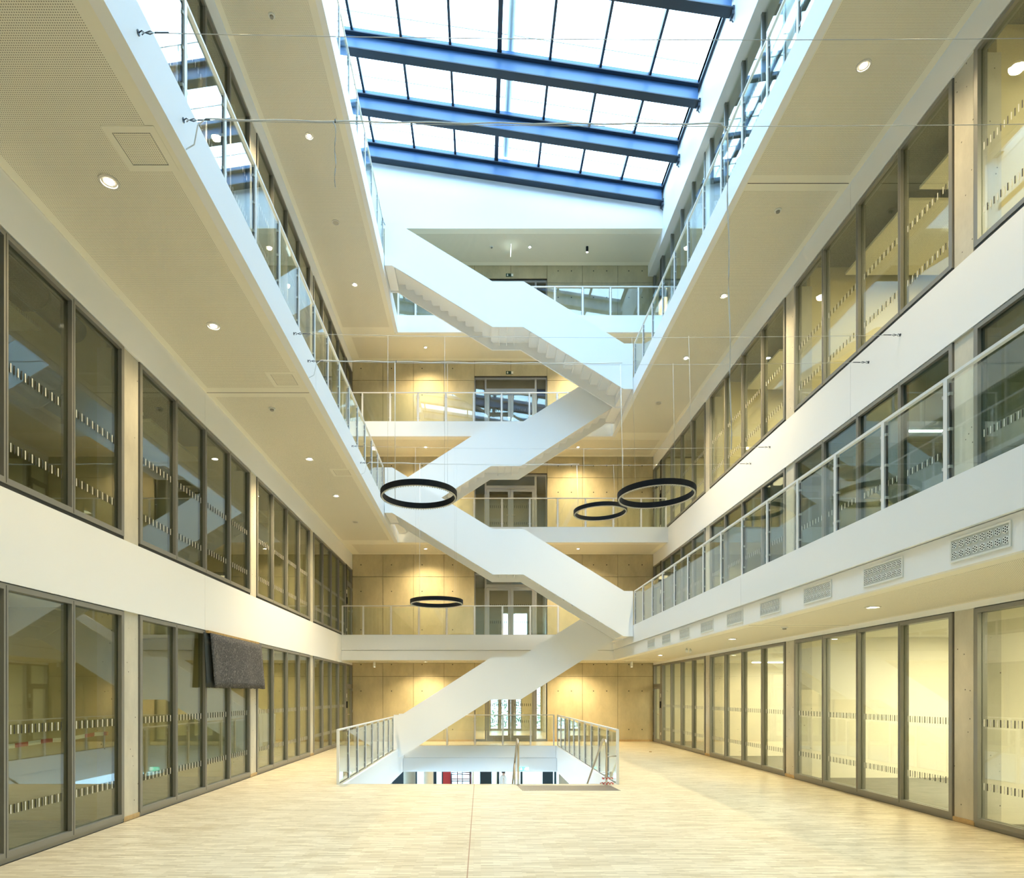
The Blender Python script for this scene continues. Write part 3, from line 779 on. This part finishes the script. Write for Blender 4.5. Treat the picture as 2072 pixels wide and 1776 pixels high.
railing((OX1+.0, 12.12), 'y', 10, .944, 0, 'glass railing on the right edge of the ground-floor opening', h=1.07)
railing((-2.14, OY1+.03), 'x', 4, .968, 0, tail=.80, label='glass railing across the far end of the ground-floor opening', h=1.07)
# curved end of the fourth-floor handrail running down onto the stair parapet
cv = [(-2.93, 18.2, 15.95), (-2.93, 18.45, 15.95), (-2.92, 18.60, 15.90), (-2.86, 18.67, 15.80), (-2.66, 18.675, 15.665), (-2.3, 18.675, 15.445)]
MB().tube(cv, .016, 8).build('curved_handrail', FRAMEB, RL4)

# ------------------------------------------------------------------ ring pendants and the wires that carry them
def sag(p, q, n, s):
    return [tuple(Vector(p).lerp(Vector(q), i/n)-Vector((0, 0, s*4*(i/n)*(1-i/n)))) for i in range(n+1)]
def zline(x, s): t = (x+2.9)/9.4; return 7.33-4*s*t*(1-t)
SAG = .05
for i, (y, thick) in enumerate(((5.27, 0), (6.07, 1), (9.65, 0), (10.44, 1), (14.0, 0), (15.0, 1))):
    lab = ('nearest thin wire strung across the atrium', 'nearest wire with a pale cable strung across the atrium', 'thin wire strung across the atrium above the two near rings',
           'wire with a pale cable feeding the two near rings', 'thin wire strung across above the two far rings', 'wire with a pale cable feeding the two far rings')[i]
    w = thing('suspension_wire', lab, 'wire', (GL, y, 7.33), 'wires strung across the atrium')
    p, q = (GL+.03, y, 7.33), (XR-.03, y, 7.31)
    MB().tube(sag(p, q, 24, SAG), .0028, 6).build('wire', ROPE, w)
    for X_, sx in ((GL, 1), (XR, -1)):
        hk = MB(); zz = 7.33 if sx > 0 else 7.31
        hk.prism([(y+.022*math.cos(t*PI/4), zz+.022*math.sin(t*PI/4)) for t in range(8)], 'x', X_, X_+sx*.006)
        hk.tube([(X_+sx*.005, y, zz), (X_+sx*.03, y, zz+.018), (X_+sx*.06, y, zz), (X_+sx*.03, y, zz-.018)], .005, 6)
        hk.tube([(X_+sx*.06, y, zz), (X_+sx*.10, y, zz+.014), (X_+sx*.14, y, zz), (X_+sx*.10, y, zz-.014), (X_+sx*.06, y, zz)], .004, 6)
        hk.tube([(X_+sx*.14, y, zz), (X_+sx*.26, y, zz)], .006, 6)
        hk.build('eye_hook', STEELD, w, smooth=False)
    if thick:
        path = [(GL+.01, y+.02, 7.06), (GL+.10, y+.01, 7.10), (GL+.14, y, 7.28)] + [(x_, y, zline(x_, SAG)+.014+.006*math.sin(x_*9)) for x_ in [GL+.22+(2.37-GL-.22)*j/30 for j in range(31)]]
        MB().tube(path, .0062, 6).build('feed_cable', CABLE, w)
        MB().tube([(-1.42, y, zline(-1.42, SAG)), (-1.42, y, zline(-1.42, SAG)+.035)], .007, 6).build('cable_clip', STEELD, w)
    if i == 1:
        z0 = zline(-1.42, SAG)
        MB().tube([(-1.44, y, z0+.01)]+[(-1.42+.006*math.sin(j*1.3), y, z0-.03-.60*j/10) for j in range(11)], .006, 6).build('loose_cable', CABLE, w)
        z0 = zline(2.37, SAG)
        MB().tube([(2.34, y, z0+.014), (2.38, y, z0-.02)]+[(2.40+.008*j/20*5+.006*math.sin(j*1.1), y, z0-.06-3.1*j/20) for j in range(21)], .0065, 6).build('loose_cable', CABLE, w)
def ring(cx, cy, z, label, ywires, tilt=0.0):
    R = .615
    r = thing('ring_pendant', label, 'lamp', (cx, cy, z), 'black ring pendants')
    MB().lathe([(R, z), (R, z+.088), (R-.045, z+.088), (R-.045, z)], cx, cy, 72, True).build('ring_body', BLACK, r)
    MB().lathe([(R-.012, z-.010), (R-.012, z-.0005), (R-.033, z-.0005), (R-.033, z-.010)], cx, cy, 72, True).build('diffuser_strip', RINGLED, r)
    led = MB()
    for j in range(90):
        t = 2*PI*j/90
        led.box(cx+(R-.022)*math.cos(t)-.006, cx+(R-.022)*math.cos(t)+.006, cy+(R-.022)*math.sin(t)-.006, cy+(R-.022)*math.sin(t)+.006, z-.024, z-.010)
    led.build('lens_row', VENTG, r, kind='stuff')
    r.rotation_euler = (0, tilt, 0)
    ya, yb = ywires
    for (x_, y_, th) in ((cx-.44, yb, 1), (cx+.44, yb, 0), (cx-.44, ya, 0), (cx+.44, ya, 0)):
        zt = zline(x_, SAG)
        yy = cy+math.copysign(math.sqrt(max(R*R-.44*.44, 0))-.012, y_-cy)
        MB().tube([(x_, y_, zt), (x_, yy, z+.04)], .0055 if th else .002, 6).build('feed_cable' if th else 'suspension_wire', CABLE if th else ROPE, r)
    return r
ring(-1.00, 10.045, 4.92, 'large near black ring pendant hanging left of the middle', (9.65, 10.44))
ring(2.83, 10.045, 4.93, 'large near black ring pendant hanging at right before the second-floor bridge', (9.65, 10.44), math.radians(-1.2))
ring(2.78, 14.5, 5.97, 'smaller far black ring pendant, upper one hanging at right', (14.0, 15.0), math.radians(-1.2))
ring(-1.03, 14.5, 3.86, 'smaller far black ring pendant, lowest one, before the rear concrete wall', (14.0, 15.0))

# ------------------------------------------------------------------ round-hole air vents on the right-hand first-floor edge
def vent():
    y0, y1, z0, z1 = 5.41, 6.11, 3.02, 3.25
    xf = GR+.045
    v = thing('air_vent', 'air vent', 'vent', (xf, (y0+y1)/2, (z0+z1)/2), 'round-hole air vents along the first-floor edge')
    fr = MB(); a = .018
    fr.box(xf-.014, xf, y0, y1, z0, z0+a); fr.box(xf-.014, xf, y0, y1, z1-a, z1); fr.box(xf-.014, xf, y0, y0+a, z0+a, z1-a); fr.box(xf-.014, xf, y1-a, y1, z0+a, z1-a)
    fr.build('vent_frame', VENTW, v); box('vent_plate', VENTG, xf-.006, xf, y0+a, y1-a, z0+a, z1-a, v)
    pn = ph = None
    for i in range(8):
        for j in range(2):
            yc = y0+.055+i*(y1-y0-.11)/7; zc = z0+.067+j*.096
            if pn is None:
                pn = MB().prism([(yc+.036*math.cos(t*PI/8), zc+.036*math.sin(t*PI/8)) for t in range(16)], 'x', xf-.012, xf-.006).build('nozzle', VENTW, v, loc=(xf, yc, zc))
                hm = MB()
                for t in range(7):
                    hy, hz = (yc, zc) if t == 6 else (yc+.023*math.cos(t*PI/3+PI/6), zc+.023*math.sin(t*PI/3+PI/6))
                    hm.prism([(hy+.0068*math.cos(u*PI/4), hz+.0068*math.sin(u*PI/4)) for u in range(8)], 'x', xf-.0128, xf-.0121)
                ph = hm.build('nozzle_hole', HOLE, pn, loc=(xf, yc, zc)); y00, z00 = yc, zc; l0 = pn.location.copy()
            else:
                o = pn.copy(); C.objects.link(o); o.parent = v; o.location = l0+Vector((0, yc-y00, zc-z00))
                h = ph.copy(); C.objects.link(h); h.parent = o
    return v
v0 = vent()
VL = ['nearest', 'second', 'third', 'fourth', 'middle', 'sixth', 'seventh', 'eighth', 'farthest']
for i in range(9):
    v = v0 if i == 0 else copy_tree(v0)
    v.location = (v0.location.x, 5.76+1.387*i, v0.location.z)
    v['label'] = '%s grey vent plate with white round nozzles on the first-floor edge at right' % VL[i]

# ------------------------------------------------------------------ ceiling fittings
def downlight(x, y, z, label, lit=True, w=None, ang=125, r=.085):
    d = thing('downlight', label, 'light', (x, y, z), 'recessed ceiling downlights')
    MB().lathe([(r, z-.004), (r, z-.014), (r-.02, z-.016), (r-.024, z-.005)], x, y, 24, True).build('trim_ring', DLTRIM, d)
    MB().disc(x, y, z-.007, r-.024, .004).build('reflector', LENSOFF, d)
    MB().disc(x, y, z-.012, r*.42, .0045).build('lens', LENS if lit else LENSOFF, d)
    if lit:
        lamp('downlight_beam', 'SPOT', (x, y, z-.03), w or DOWNLIGHT_W, WARM, d, spot_size=math.radians(ang), spot_blend=1.0, shadow_soft_size=.08)
    return d
def detector(x, y, z, label):
    d = thing('smoke_detector', label, 'smoke detector', (x, y, z), 'ceiling smoke detectors')
    MB().lathe([(.001, z-.003), (.06, z-.004), (.062, z-.02), (.045, z-.024), (.001, z-.024)], x, y, 20).build('detector_base', VENTW, d)
    MB().lathe([(.001, z-.024), (.036, z-.025), (.032, z-.05), (.001, z-.052)], x, y, 16).build('sensor_head', DLGREY, d)
OR9 = ['nearest', 'second', 'third', 'fourth', 'fifth', 'sixth', 'seventh']
for i, (y, lit) in enumerate(((3.95, 1), (6.45, 1), (8.97, 1), (14.0, 1), (16.58, 1), (19.1, 0))):
    downlight(-3.85, y, SO[1], ('%s%s downlight along the soffit under the second-floor left gallery' % ('' if lit else 'unlit ', OR9[i])), lit, 130 if y < 10 else 500, r=.10)
detector(-3.87, 11.54, SO[1], 'smoke detector on the soffit under the second-floor left gallery')
for i, (y, lit) in enumerate(((9.0, 1), (14.04, 1), (16.6, 0), (19.1, 1))):
    downlight(-3.87, y, SO[3], '%s downlight along the soffit under the fourth-floor left gallery' % OR9[i], lit, 480, r=.10)
detector(-3.88, 11.55, SO[3], 'smoke detector on the soffit under the fourth-floor left gallery')
for i, (y, lit) in enumerate(((6.4, 1), (8.9, 1), (14.02, 1), (16.6, 1), (19.16, 0))):
    downlight(5.47, y, SO[2], '%s%s downlight along the soffit under the third-floor right gallery' % ('' if lit else 'unlit ', OR9[i]), lit, 170 if y < 10 else 430, r=.10)
detector(5.51, 11.55, SO[2], 'smoke detector on the soffit under the third-floor right gallery')
for i, (y, lit) in enumerate(((6.1, 1), (8.66, 1), (13.5, 1), (18.9, 1))):
    downlight(5.45, y, SO[0], '%s downlight along the low soffit under the first-floor right gallery' % OR9[i], lit, 30 if y < 10 else 60, 150, r=.10)
detector(5.46, 11.2, SO[0], 'smoke detector on the low soffit under the first-floor right gallery')
BR = {0: 'first', 1: 'second', 2: 'third', 3: 'fourth'}
for k in range(4):
    for x, sd in ((-2.0, 'left'), (3.52, 'right')):
        downlight(x, 22.55, SO[k], '%s downlight under the %s-floor rear bridge' % (sd, BR[k]), True, WALLWASH_W, 145, .075)
downlight(1.77, 22.5, SO[4], 'bright downlight in the topmost rear soffit', True, 120, 120, .075)
detector(.39, 22.5, SO[4], 'small smoke detector in the topmost rear soffit')
def spot(x, y, z, m_, label):
    s_ = thing('cylinder_spot', label, 'light', (x, y, z), 'surface cylinder spots')
    MB().lathe([(.001, z-.002), (.045, z-.002), (.045, z-.20), (.038, z-.20), (.036, z-.19), (.001, z-.19)], x, y, 20).build('spot_body', m_, s_, smooth=False)
    MB().disc(x, y, z-.195, .034, .003, 16).build('spot_lens', LENS, s_)
spot(3.84, 22.5, SO[4], BLACK, 'black cylinder spot on the topmost rear soffit')
spot(-3.85, 22.5, SO[0], VENTW, 'white cylinder spot under the first-floor bridge at left')
spot(5.45, 22.5, SO[0], VENTW, 'white cylinder spot under the first-floor bridge at right')
s_ = thing('twin_spot', 'pair of small white swivel spots on the low right-hand soffit', 'light', (5.4, 16.2, SO[0]))
for dx in (-.07, .07):
    MB().tube([(5.4+dx, 16.2+dx, SO[0]-.004), (5.4+dx, 16.2+dx, SO[0]-.05)], .012, 8).build('spot_stem', VENTW, s_)
    MB().tube([(5.4+dx, 16.2+dx, SO[0]-.05), (5.4+dx-.03, 16.1+dx, SO[0]-.10)], .035, 12).build('spot_head', VENTW, s_)
def hatch(x0, x1, y0, y1, z, label):
    h = thing('access_hatch', label, 'hatch', ((x0+x1)/2, (y0+y1)/2, z), 'ceiling access hatches')
    f = MB(); a = .07; zt = z-.003
    f.box(x0, x1, y0, y0+a, zt-.004, zt); f.box(x0, x1, y1-a, y1, zt-.004, zt); f.box(x0, x0+a, y0+a, y1-a, zt-.004, zt); f.box(x1-a, x1, y0+a, y1-a, zt-.004, zt)
    f.build('hatch_frame', PERFP, h)
    box('hatch_gap', FRAMED, x0+a, x1-a, y0+a, y1-a, zt-.001, zt-.0005, h)
    box('hatch_panel', PERF, x0+a+.006, x1-a-.006, y0+a+.006, y1-a-.006, zt-.003, zt-.0012, h)
for i, (a, b) in enumerate(((5.82, 6.32), (10.25, 10.75), (14.62, 15.12))):
    hatch(-3.56, -3.06, a, b, SO[1], '%s square access hatch in the soffit under the second-floor left gallery' % ('nearest', 'middle', 'farthest')[i])

# ------------------------------------------------------------------ signs
def exit_sign(x, y, z, w, h, label, lit=False, flip=False):
    g_, w_ = (SIGNLIT, SIGNLITW) if lit else (SIGNG, SIGNW)
    s_ = thing('exit_sign', label, 'sign', (x, y, z), 'escape signs')
    box('sign_plate', g_, x-w/2, x+w/2, y-.012, y-.001, z, z+h, s_)
    ya, yb = y-.015, y-.012
    cx = x-w*.27; a = h*.36; zc = z+h/2
    MB().prism([(cx-a*.28, zc+a), (cx+a*.28, zc+a), (cx+a*.28, zc), (cx+a, zc), (cx, zc-a), (cx-a, zc), (cx-a*.28, zc)], 'y', ya, yb).build('down_arrow', w_, s_)
    dx = x+w*.30
    MB().box(dx-.02*w/.27, dx+.06*w/.27, ya, yb, z+h*.08, z+h*.92).build('door_symbol', w_, s_)
    q = w/.27; rx = x+w*.16
    rm = MB(); k = h/.11
    rm.prism([(rx+.016*k*.5*math.cos(t*PI/4)+.012*q, z+.088*k+.012*k*math.sin(t*PI/4)) for t in range(8)], 'y', ya-.002, ya)
    for pts in ([(0, .072), (.022, .062), (.010, .036), (-.006, .042)], [(.004, .040), (.012, .036), (.030, .014), (.022, .010)], [(-.004, .042), (.004, .038), (-.022, .012), (-.030, .016)],
                [(.016, .064), (.040, .050), (.037, .044), (.014, .056)], [(.002, .070), (-.024, .060), (-.022, .053), (.002, .062)]):
        rm.prism([(rx+px*q, z+pz*k) for px, pz in pts], 'y', ya-.002, ya)
    rm.build('running_figure', g_ if not lit else w_, s_)
exit_sign(1.08, YW, Z[3]+2.68, .27, .115, 'dark green escape sign with down arrow above the third-floor double door')
exit_sign(1.08, YW, Z[4]+2.68, .27, .115, 'dark green escape sign with down arrow above the topmost double door')
exit_sign(1.48, OY1-.02, -.88, .32, .14, 'lit green escape sign at the far edge of the floor opening', True)
hs = thing('hanging_sign', 'small lit white escape sign hanging edge-on under the topmost soffit', 'sign', (1.08, 22.45, SO[4]))
box('sign_bracket', VENTW, 1.07, 1.09, 22.35, 22.55, SO[4]-.07, SO[4]-.004, hs); box('sign_panel', SIGNLITW, 1.07, 1.09, 22.25, 22.65, SO[4]-.26, SO[4]-.071, hs)

# ------------------------------------------------------------------ felt mat hung over the left glazing
fm_ = thing('felt_mat', 'dark grey speckled felt mat hanging over the ground-floor left glazing', 'mat', (XL+.1, 12.2, 2.85))
def sheet(name, m_, y0, y1, z0, z1, x, amp, lean, seed):
    rnd = random.Random(seed); n = 22; mz = 8; mb = MB(); t = .012
    for side in (0, 1):
        for j in range(mz+1):
            for i in range(n+1):
                u, v = i/n, j/mz
                yy = y0+(y1-y0)*u+lean*(1-v)*(.3+.7*u)
                xx = x+amp*(1-v)*(math.sin(u*9+seed)+.5*math.sin(u*21+1.3))*.5+.05*(1-v)+(t if side else 0)
                zz = z0+(z1-z0)*v+(0.008*math.sin(i*1.9+seed) if j == 0 else 0)
                mb.v.append((xx, yy, zz))
    S = (n+1)*(mz+1)
    for j in range(mz):
        for i in range(n):
            a = j*(n+1)+i
            mb.f += [(a, a+n+1, a+n+2, a+1), (S+a, S+a+1, S+a+n+2, S+a+n+1)]
    for j in range(mz):
        a = j*(n+1); mb.f.append((a, S+a, S+a+n+1, a+n+1)); a = j*(n+1)+n; mb.f.append((a+n+1, S+a+n+1, S+a, a))
    for i in range(n): mb.f.append((i+1, S+i+1, S+i, i)); a = mz*(n+1)+i; mb.f.append((a, S+a, S+a+1, a+1))
    o = mb.build(name, m_, fm_); o.data.polygons.foreach_set('use_smooth', [True]*len(o.data.polygons)); return o
sheet('felt_sheet', FELT, 10.98, 13.52, 1.87, 2.83, XL+.075, .05, .14, 3)
sheet('felt_backing', FELTB, 10.86, 11.6, 1.87, 2.83, XL+.012, .0, .0, 5)
MB().box(XL+.012, XL+.066, 10.95, 13.45, 2.83, 2.872).build('batten', BATTEN, fm_)

# ------------------------------------------------------------------ basement stair handrails, tactile strip, floor bits
def handrail(x, label, spacer):
    h = thing('stair_handrail', label, 'handrail', (x, OY0, 0), 'steel handrails of the basement stair')
    r = .021; top = .86; sl = math.tan(math.radians(32))
    y0 = OY0-.13
    MB().tube([(x, y0, .004), (x, y0, top-.09), (x, y0+.025, top-.03), (x, y0+.09, top), (x, y0+.30, top), (x, y0+.36, top-.02), (x, y0+4.4, top-.02-4.04*sl)], r, 12).build('rail', INOX, h)
    MB().disc(x, y0, .0, .045, .006, 16).build('floor_flange', INOX, h)
    if spacer: MB().tube([(x+.02, y0, .55), (OX1-.03, y0+.1, .55)], .012, 8).build('wall_bracket', INOX, h)
    else:
        for i in range(1, 4):
            y = y0+1.2*i; zz = top-.02-(y-y0-.36)*sl
            MB().tube([(x, y, zz-1.05), (x, y, zz)], .017, 8).build('baluster', INOX, h)
handrail(.72, 'free-standing steel handrail in the middle of the basement stair head', False)
handrail(2.42, 'steel handrail of the basement stair beside the right-hand glass railing', True)
bs = thing('basement_stair', 'stair going down from the near edge of the floor opening', 'staircase', (1.6, OY0, 0))
for i in range(1, 22):
    y = OY0+.02+.28*(i-1); zz = -.178*i
    box('step', PARQ, .60, OX1-.08, y, y+.30, zz-.05, zz, bs)
MB().prism([(OY0+.02, -.30), (OY0+6.2, -3.75), (OY0+5.3, -3.75), (OY0+.02, -.85)], 'x', .52, .59).build('stringer', WHITE, bs)
ts = thing('tactile_strip', 'ribbed steel tactile strip on the floor at the stair head', 'tactile strip', (1.63, 11.6, 0))
rb = MB()
for i in range(62):
    x = .76+i*(1.76/61)
    rb.prism([(x, 11.28), (x+.011, 11.28), (x-.06+.011, 11.94), (x-.06, 11.94)], 'z', .0, .006)
rb.build('rib', mat('dark_ribs', (.20, .17, .15), .4, .4), ts, kind='stuff')
tt = thing('barrier_tape_tail', 'red and white tape looped round the foot of the right-hand steel handrail', 'tape', (2.45, 12.0, 0))
for q, rr in ((0, .14), (.12, .11)):
    pts = [(2.44+rr*math.cos(t*PI/8), 12.02+rr*.6*math.sin(t*PI/8)) for t in range(16)]
    mb = MB()
    for (px, py) in pts: mb.v += [(px, py, .02+q*.8), (px, py, .045+q*.8)]
    for i in range(16):
        a, b = 2*i, 2*((i+1) % 16); mb.f.append((a, b, b+1, a+1))
    mb.build('tape_loop', TAPEX, tt)
tag(MB().box(5.15, 5.22, 19.02, 19.06, 0, .018).prism([(5.16, 19.06), (5.21, 19.06), (5.19, 19.10)], 'z', 0, .012).build('wood_scrap', BATTEN), 'tiny dark scrap lying on the parquet at right', 'scrap')

# ------------------------------------------------------------------ basement seen through the opening
bw = empty('window_basement', (0, 36, -3.75), 'structure')
bx = [-9, -7.2, -5.4, -3.75, -2.2, -.6, 1.0, 2.35, 4.3, 6.2, 8.5, 11]
for x in bx: box('mullion', TEAL, x-.06, x+.06, 35.95, 36.1, -3.75, -.91, bw)
for a, b in zip(bx, bx[1:]): box('pane', GLASS, a+.06, b-.06, 36.0, 36.02, -3.75, -.91, bw)
for a, b in ((-5.1, -4.4), (-3.1, -2.55), (-.05, .62), (3.55, 4.15), (5.2, 5.5), (6.0, 6.3)):
    box('door_panel', TEAL, a, b, 35.80, 35.94, -3.75, -.91, bw)
for i, (x, y, r, m_) in enumerate(((-3.55, 31, .30, BEIGE), (-2.35, 28, .22, BEIGE), (4.1, 30, .35, BEIGE))):
    c = empty('column_basement', (x, y, -3.75), 'structure'); c['label'] = 'beige round column in the basement'
    MB().lathe([(r, -3.75), (r, -.92)], x, y, 24).build('shaft', m_, c, smooth=True); MB().lathe([(r+.03, -3.75), (r+.03, -3.67), (r, -3.66)], x, y, 24).build('base', TEAL, c)
lamp('basement_fill', 'AREA', (0, 25, -.97), 160, WARM, None, size=4.0)  # area lamp without a fitting, added to warm the basement floor's bounce
lf = thing('scissor_lift', 'red work platform with maroon tube guard rail in the basement', 'work platform', (-1.4, 30.5, -3.75))
box('chassis', RED, -1.95, -.55, 30.1, 30.9, -3.60, -3.35, lf); box('control_box', RED, -1.84, -1.46, 30.3, 30.6, -2.75, -1.82, lf); box('platform', BLACK, -1.95, -.5, 30.1, 30.9, -2.95, -2.85, lf)
for x in (-1.8, -.7):
    for y in (30.15, 30.85): MB().prism([(x+.14*math.cos(t*PI/8), -3.61+.14*math.sin(t*PI/8)) for t in range(16)], 'y', y-.05, y+.05).build('wheel', BLACK, lf)
for y in (30.12, 30.88):
    MB().tube([(-1.7, y, -3.33), (-.75, y, -2.95)], .04, 8).build('scissor_arm', MAROON, lf); MB().tube([(-.75, y, -3.33), (-1.7, y, -2.95)], .04, 8).build('scissor_arm', MAROON, lf)
    MB().tube([(-1.45, y, -2.85), (-1.45, y, -2.08), (-.58, y, -2.08), (-.50, y, -2.16), (-.50, y, -2.85)], .025, 8).build('guard_rail', MAROON, lf)
    MB().tube([(-1.45, y, -2.4), (-.52, y, -2.4)], .02, 8).build('mid_rail', MAROON, lf)
for x in (-1.15, -.9): MB().tube([(x, 30.5, -2.85), (x, 30.5, -1.75)], .02, 8).build('ladder_side', MAROON, lf)
for i in range(4): MB().tube([(-1.15, 30.5, -2.6+.25*i), (-.9, 30.5, -2.6+.25*i)], .015, 6).build('ladder_rung', MAROON, lf)

def person(x, y, z, label):
    p = thing('person', label, 'person', (x, y, z))
    V = [(0, 0, .95), (0, .01, 1.12), (0, .015, 1.30), (0, 0, 1.46), (0, -.01, 1.54), (0, -.03, 1.62), (0, -.035, 1.72),
         (-.19, .0, 1.42), (-.27, .05, 1.14), (-.22, -.10, .93), (-.21, -.15, .85), (.19, .0, 1.42), (.26, .03, 1.14), (.24, -.08, .90), (.235, -.10, .81),
         (-.10, .0, .88), (-.11, -.02, .48), (-.11, .03, .09), (-.115, -.10, .04), (.10, 0, .88), (.11, -.06, .48), (.11, -.02, .09), (.115, -.15, .04)]
    E = [(0,1),(1,2),(2,3),(3,4),(4,5),(5,6),(3,7),(7,8),(8,9),(9,10),(3,11),(11,12),(12,13),(13,14),(0,15),(15,16),(16,17),(17,18),(0,19),(19,20),(20,21),(21,22)]
    R = [(.15,.11),(.14,.10),(.16,.11),(.12,.09),(.055,.055),(.075,.09),(.07,.085),(.07,.07),(.05,.05),(.038,.038),(.035,.025),(.07,.07),(.05,.05),(.038,.038),(.035,.025),
         (.09,.09),(.062,.062),(.042,.045),(.04,.03),(.09,.09),(.062,.062),(.042,.045),(.04,.03)]
    me = bpy.data.meshes.new('body'); me.from_pydata(V, E, []); me.update()
    o = bpy.data.objects.new('body', me); C.objects.link(o); o.parent = p; o['label'] = 'body in white shirt and dark trousers'
    sk_ = o.modifiers.new('skin', 'SKIN'); o.modifiers.new('sub', 'SUBSURF').levels = 1; o.modifiers['sub'].render_levels = 2
    for i, r in enumerate(R): me.skin_vertices[0].data[i].radius = r
    me.skin_vertices[0].data[0].use_root = True
    m_, N, L, b = new_mat('person_clothes'); b.inputs['Roughness'].default_value = .85
    g = N.new('ShaderNodeTexCoord'); s = N.new('ShaderNodeSeparateXYZ'); L.new(g.outputs['Object'], s.inputs[0])
    cr = N.new('ShaderNodeValToRGB'); cr.color_ramp.interpolation = 'CONSTANT'
    mr = N.new('ShaderNodeMath'); mr.operation = 'DIVIDE'; mr.inputs[1].default_value = 2.0; L.new(s.outputs['Z'], mr.inputs[0]); L.new(mr.outputs[0], cr.inputs[0])
    e = cr.color_ramp.elements; e[0].position = 0; e[0].color = (.02, .02, .02, 1); e[1].position = .045; e[1].color = (.03, .03, .04, 1)
    for po, co in ((.47, (.72, .71, .67, 1)), (.755, (.55, .36, .26, 1))):
        k = e.new(po); k.color = co
    L.new(cr.outputs[0], b.inputs['Base Color']); me.materials.append(m_)
    hair = MB(); hair.lathe([(.001, 1.835), (.05, 1.825), (.088, 1.78), (.096, 1.70), (.085, 1.63), (.078, 1.635)], 0, .0, 16)
    h = hair.build('hair', HAIR, None, smooth=True); h.parent = p
    for sx in (-.03, .03): 
        f = MB(); f.lathe([(.001, 1.735), (.010, 1.725), (.001, 1.715)], sx, -.118, 8); q = f.build('eye', HAIR, None); q.parent = p
    nz = MB(); nz.prism([(-.118, 1.72), (-.145, 1.685), (-.115, 1.68)], 'x', -.014, .014); q = nz.build('nose', SKIN, None); q.parent = p
    for s_ in (-1, 1):
        hand = MB(); bx_, by_, bz_ = (-.21, -.15, .85) if s_ < 0 else (.235, -.10, .81)
        for f in range(4): hand.tube([(bx_+s_*(-.03+.02*f), by_, bz_), (bx_+s_*(-.032+.021*f), by_-.012, bz_-.05), (bx_+s_*(-.03+.02*f), by_-.002, bz_-.085-.006*(f in (1, 2)))], .0085, 6)
        hand.tube([(bx_, by_-.02, bz_+.02), (bx_-s_*.01, by_-.055, bz_-.01), (bx_-s_*.008, by_-.062, bz_-.035)], .010, 6)
        q = hand.build('fingers', SKIN, None); q.parent = p
    return p
ps = person(1.12, 31.0, -3.75, 'person in a white shirt walking in the basement, seen under the floor edge')
ps.rotation_euler = (0, 0, math.radians(120))
sbox('ground_outside', PAVING, -40, 45, 36.4, 90, -4.2, -3.9)
bd = tag(empty('hedge', (1.5, 39, -.2)), 'leafy hedge outside beyond the rear ground-floor windows', 'hedge')
rnd = random.Random(3); hb = MB()
for i in range(5000):
    x, y, zz = rnd.uniform(-2.5, 5), rnd.uniform(38.3, 39.7), rnd.uniform(-.2, 1.9)
    if rnd.random() < .45+zz/6: continue
    a, t = rnd.uniform(0, 2*PI), rnd.uniform(-.7, .7); q = .13
    u = Vector((math.cos(a), math.sin(a), t)).normalized()*q; w = Vector((-math.sin(a), math.cos(a), .4)).normalized()*q*.45
    c0 = Vector((x, y, zz)); n = len(hb.v)
    hb.v += [tuple(c0-u), tuple(c0+w), tuple(c0+u), tuple(c0-w)]; hb.f.append((n, n+1, n+2, n+3))
hb.build('foliage', BUSH, bd, kind='stuff')
for i in range(5): MB().tube([(-2+1.5*i, 39, -3.9), (-1.9+1.5*i, 39, 1.0)], .04, 6).build('stem', BATTEN, bd)
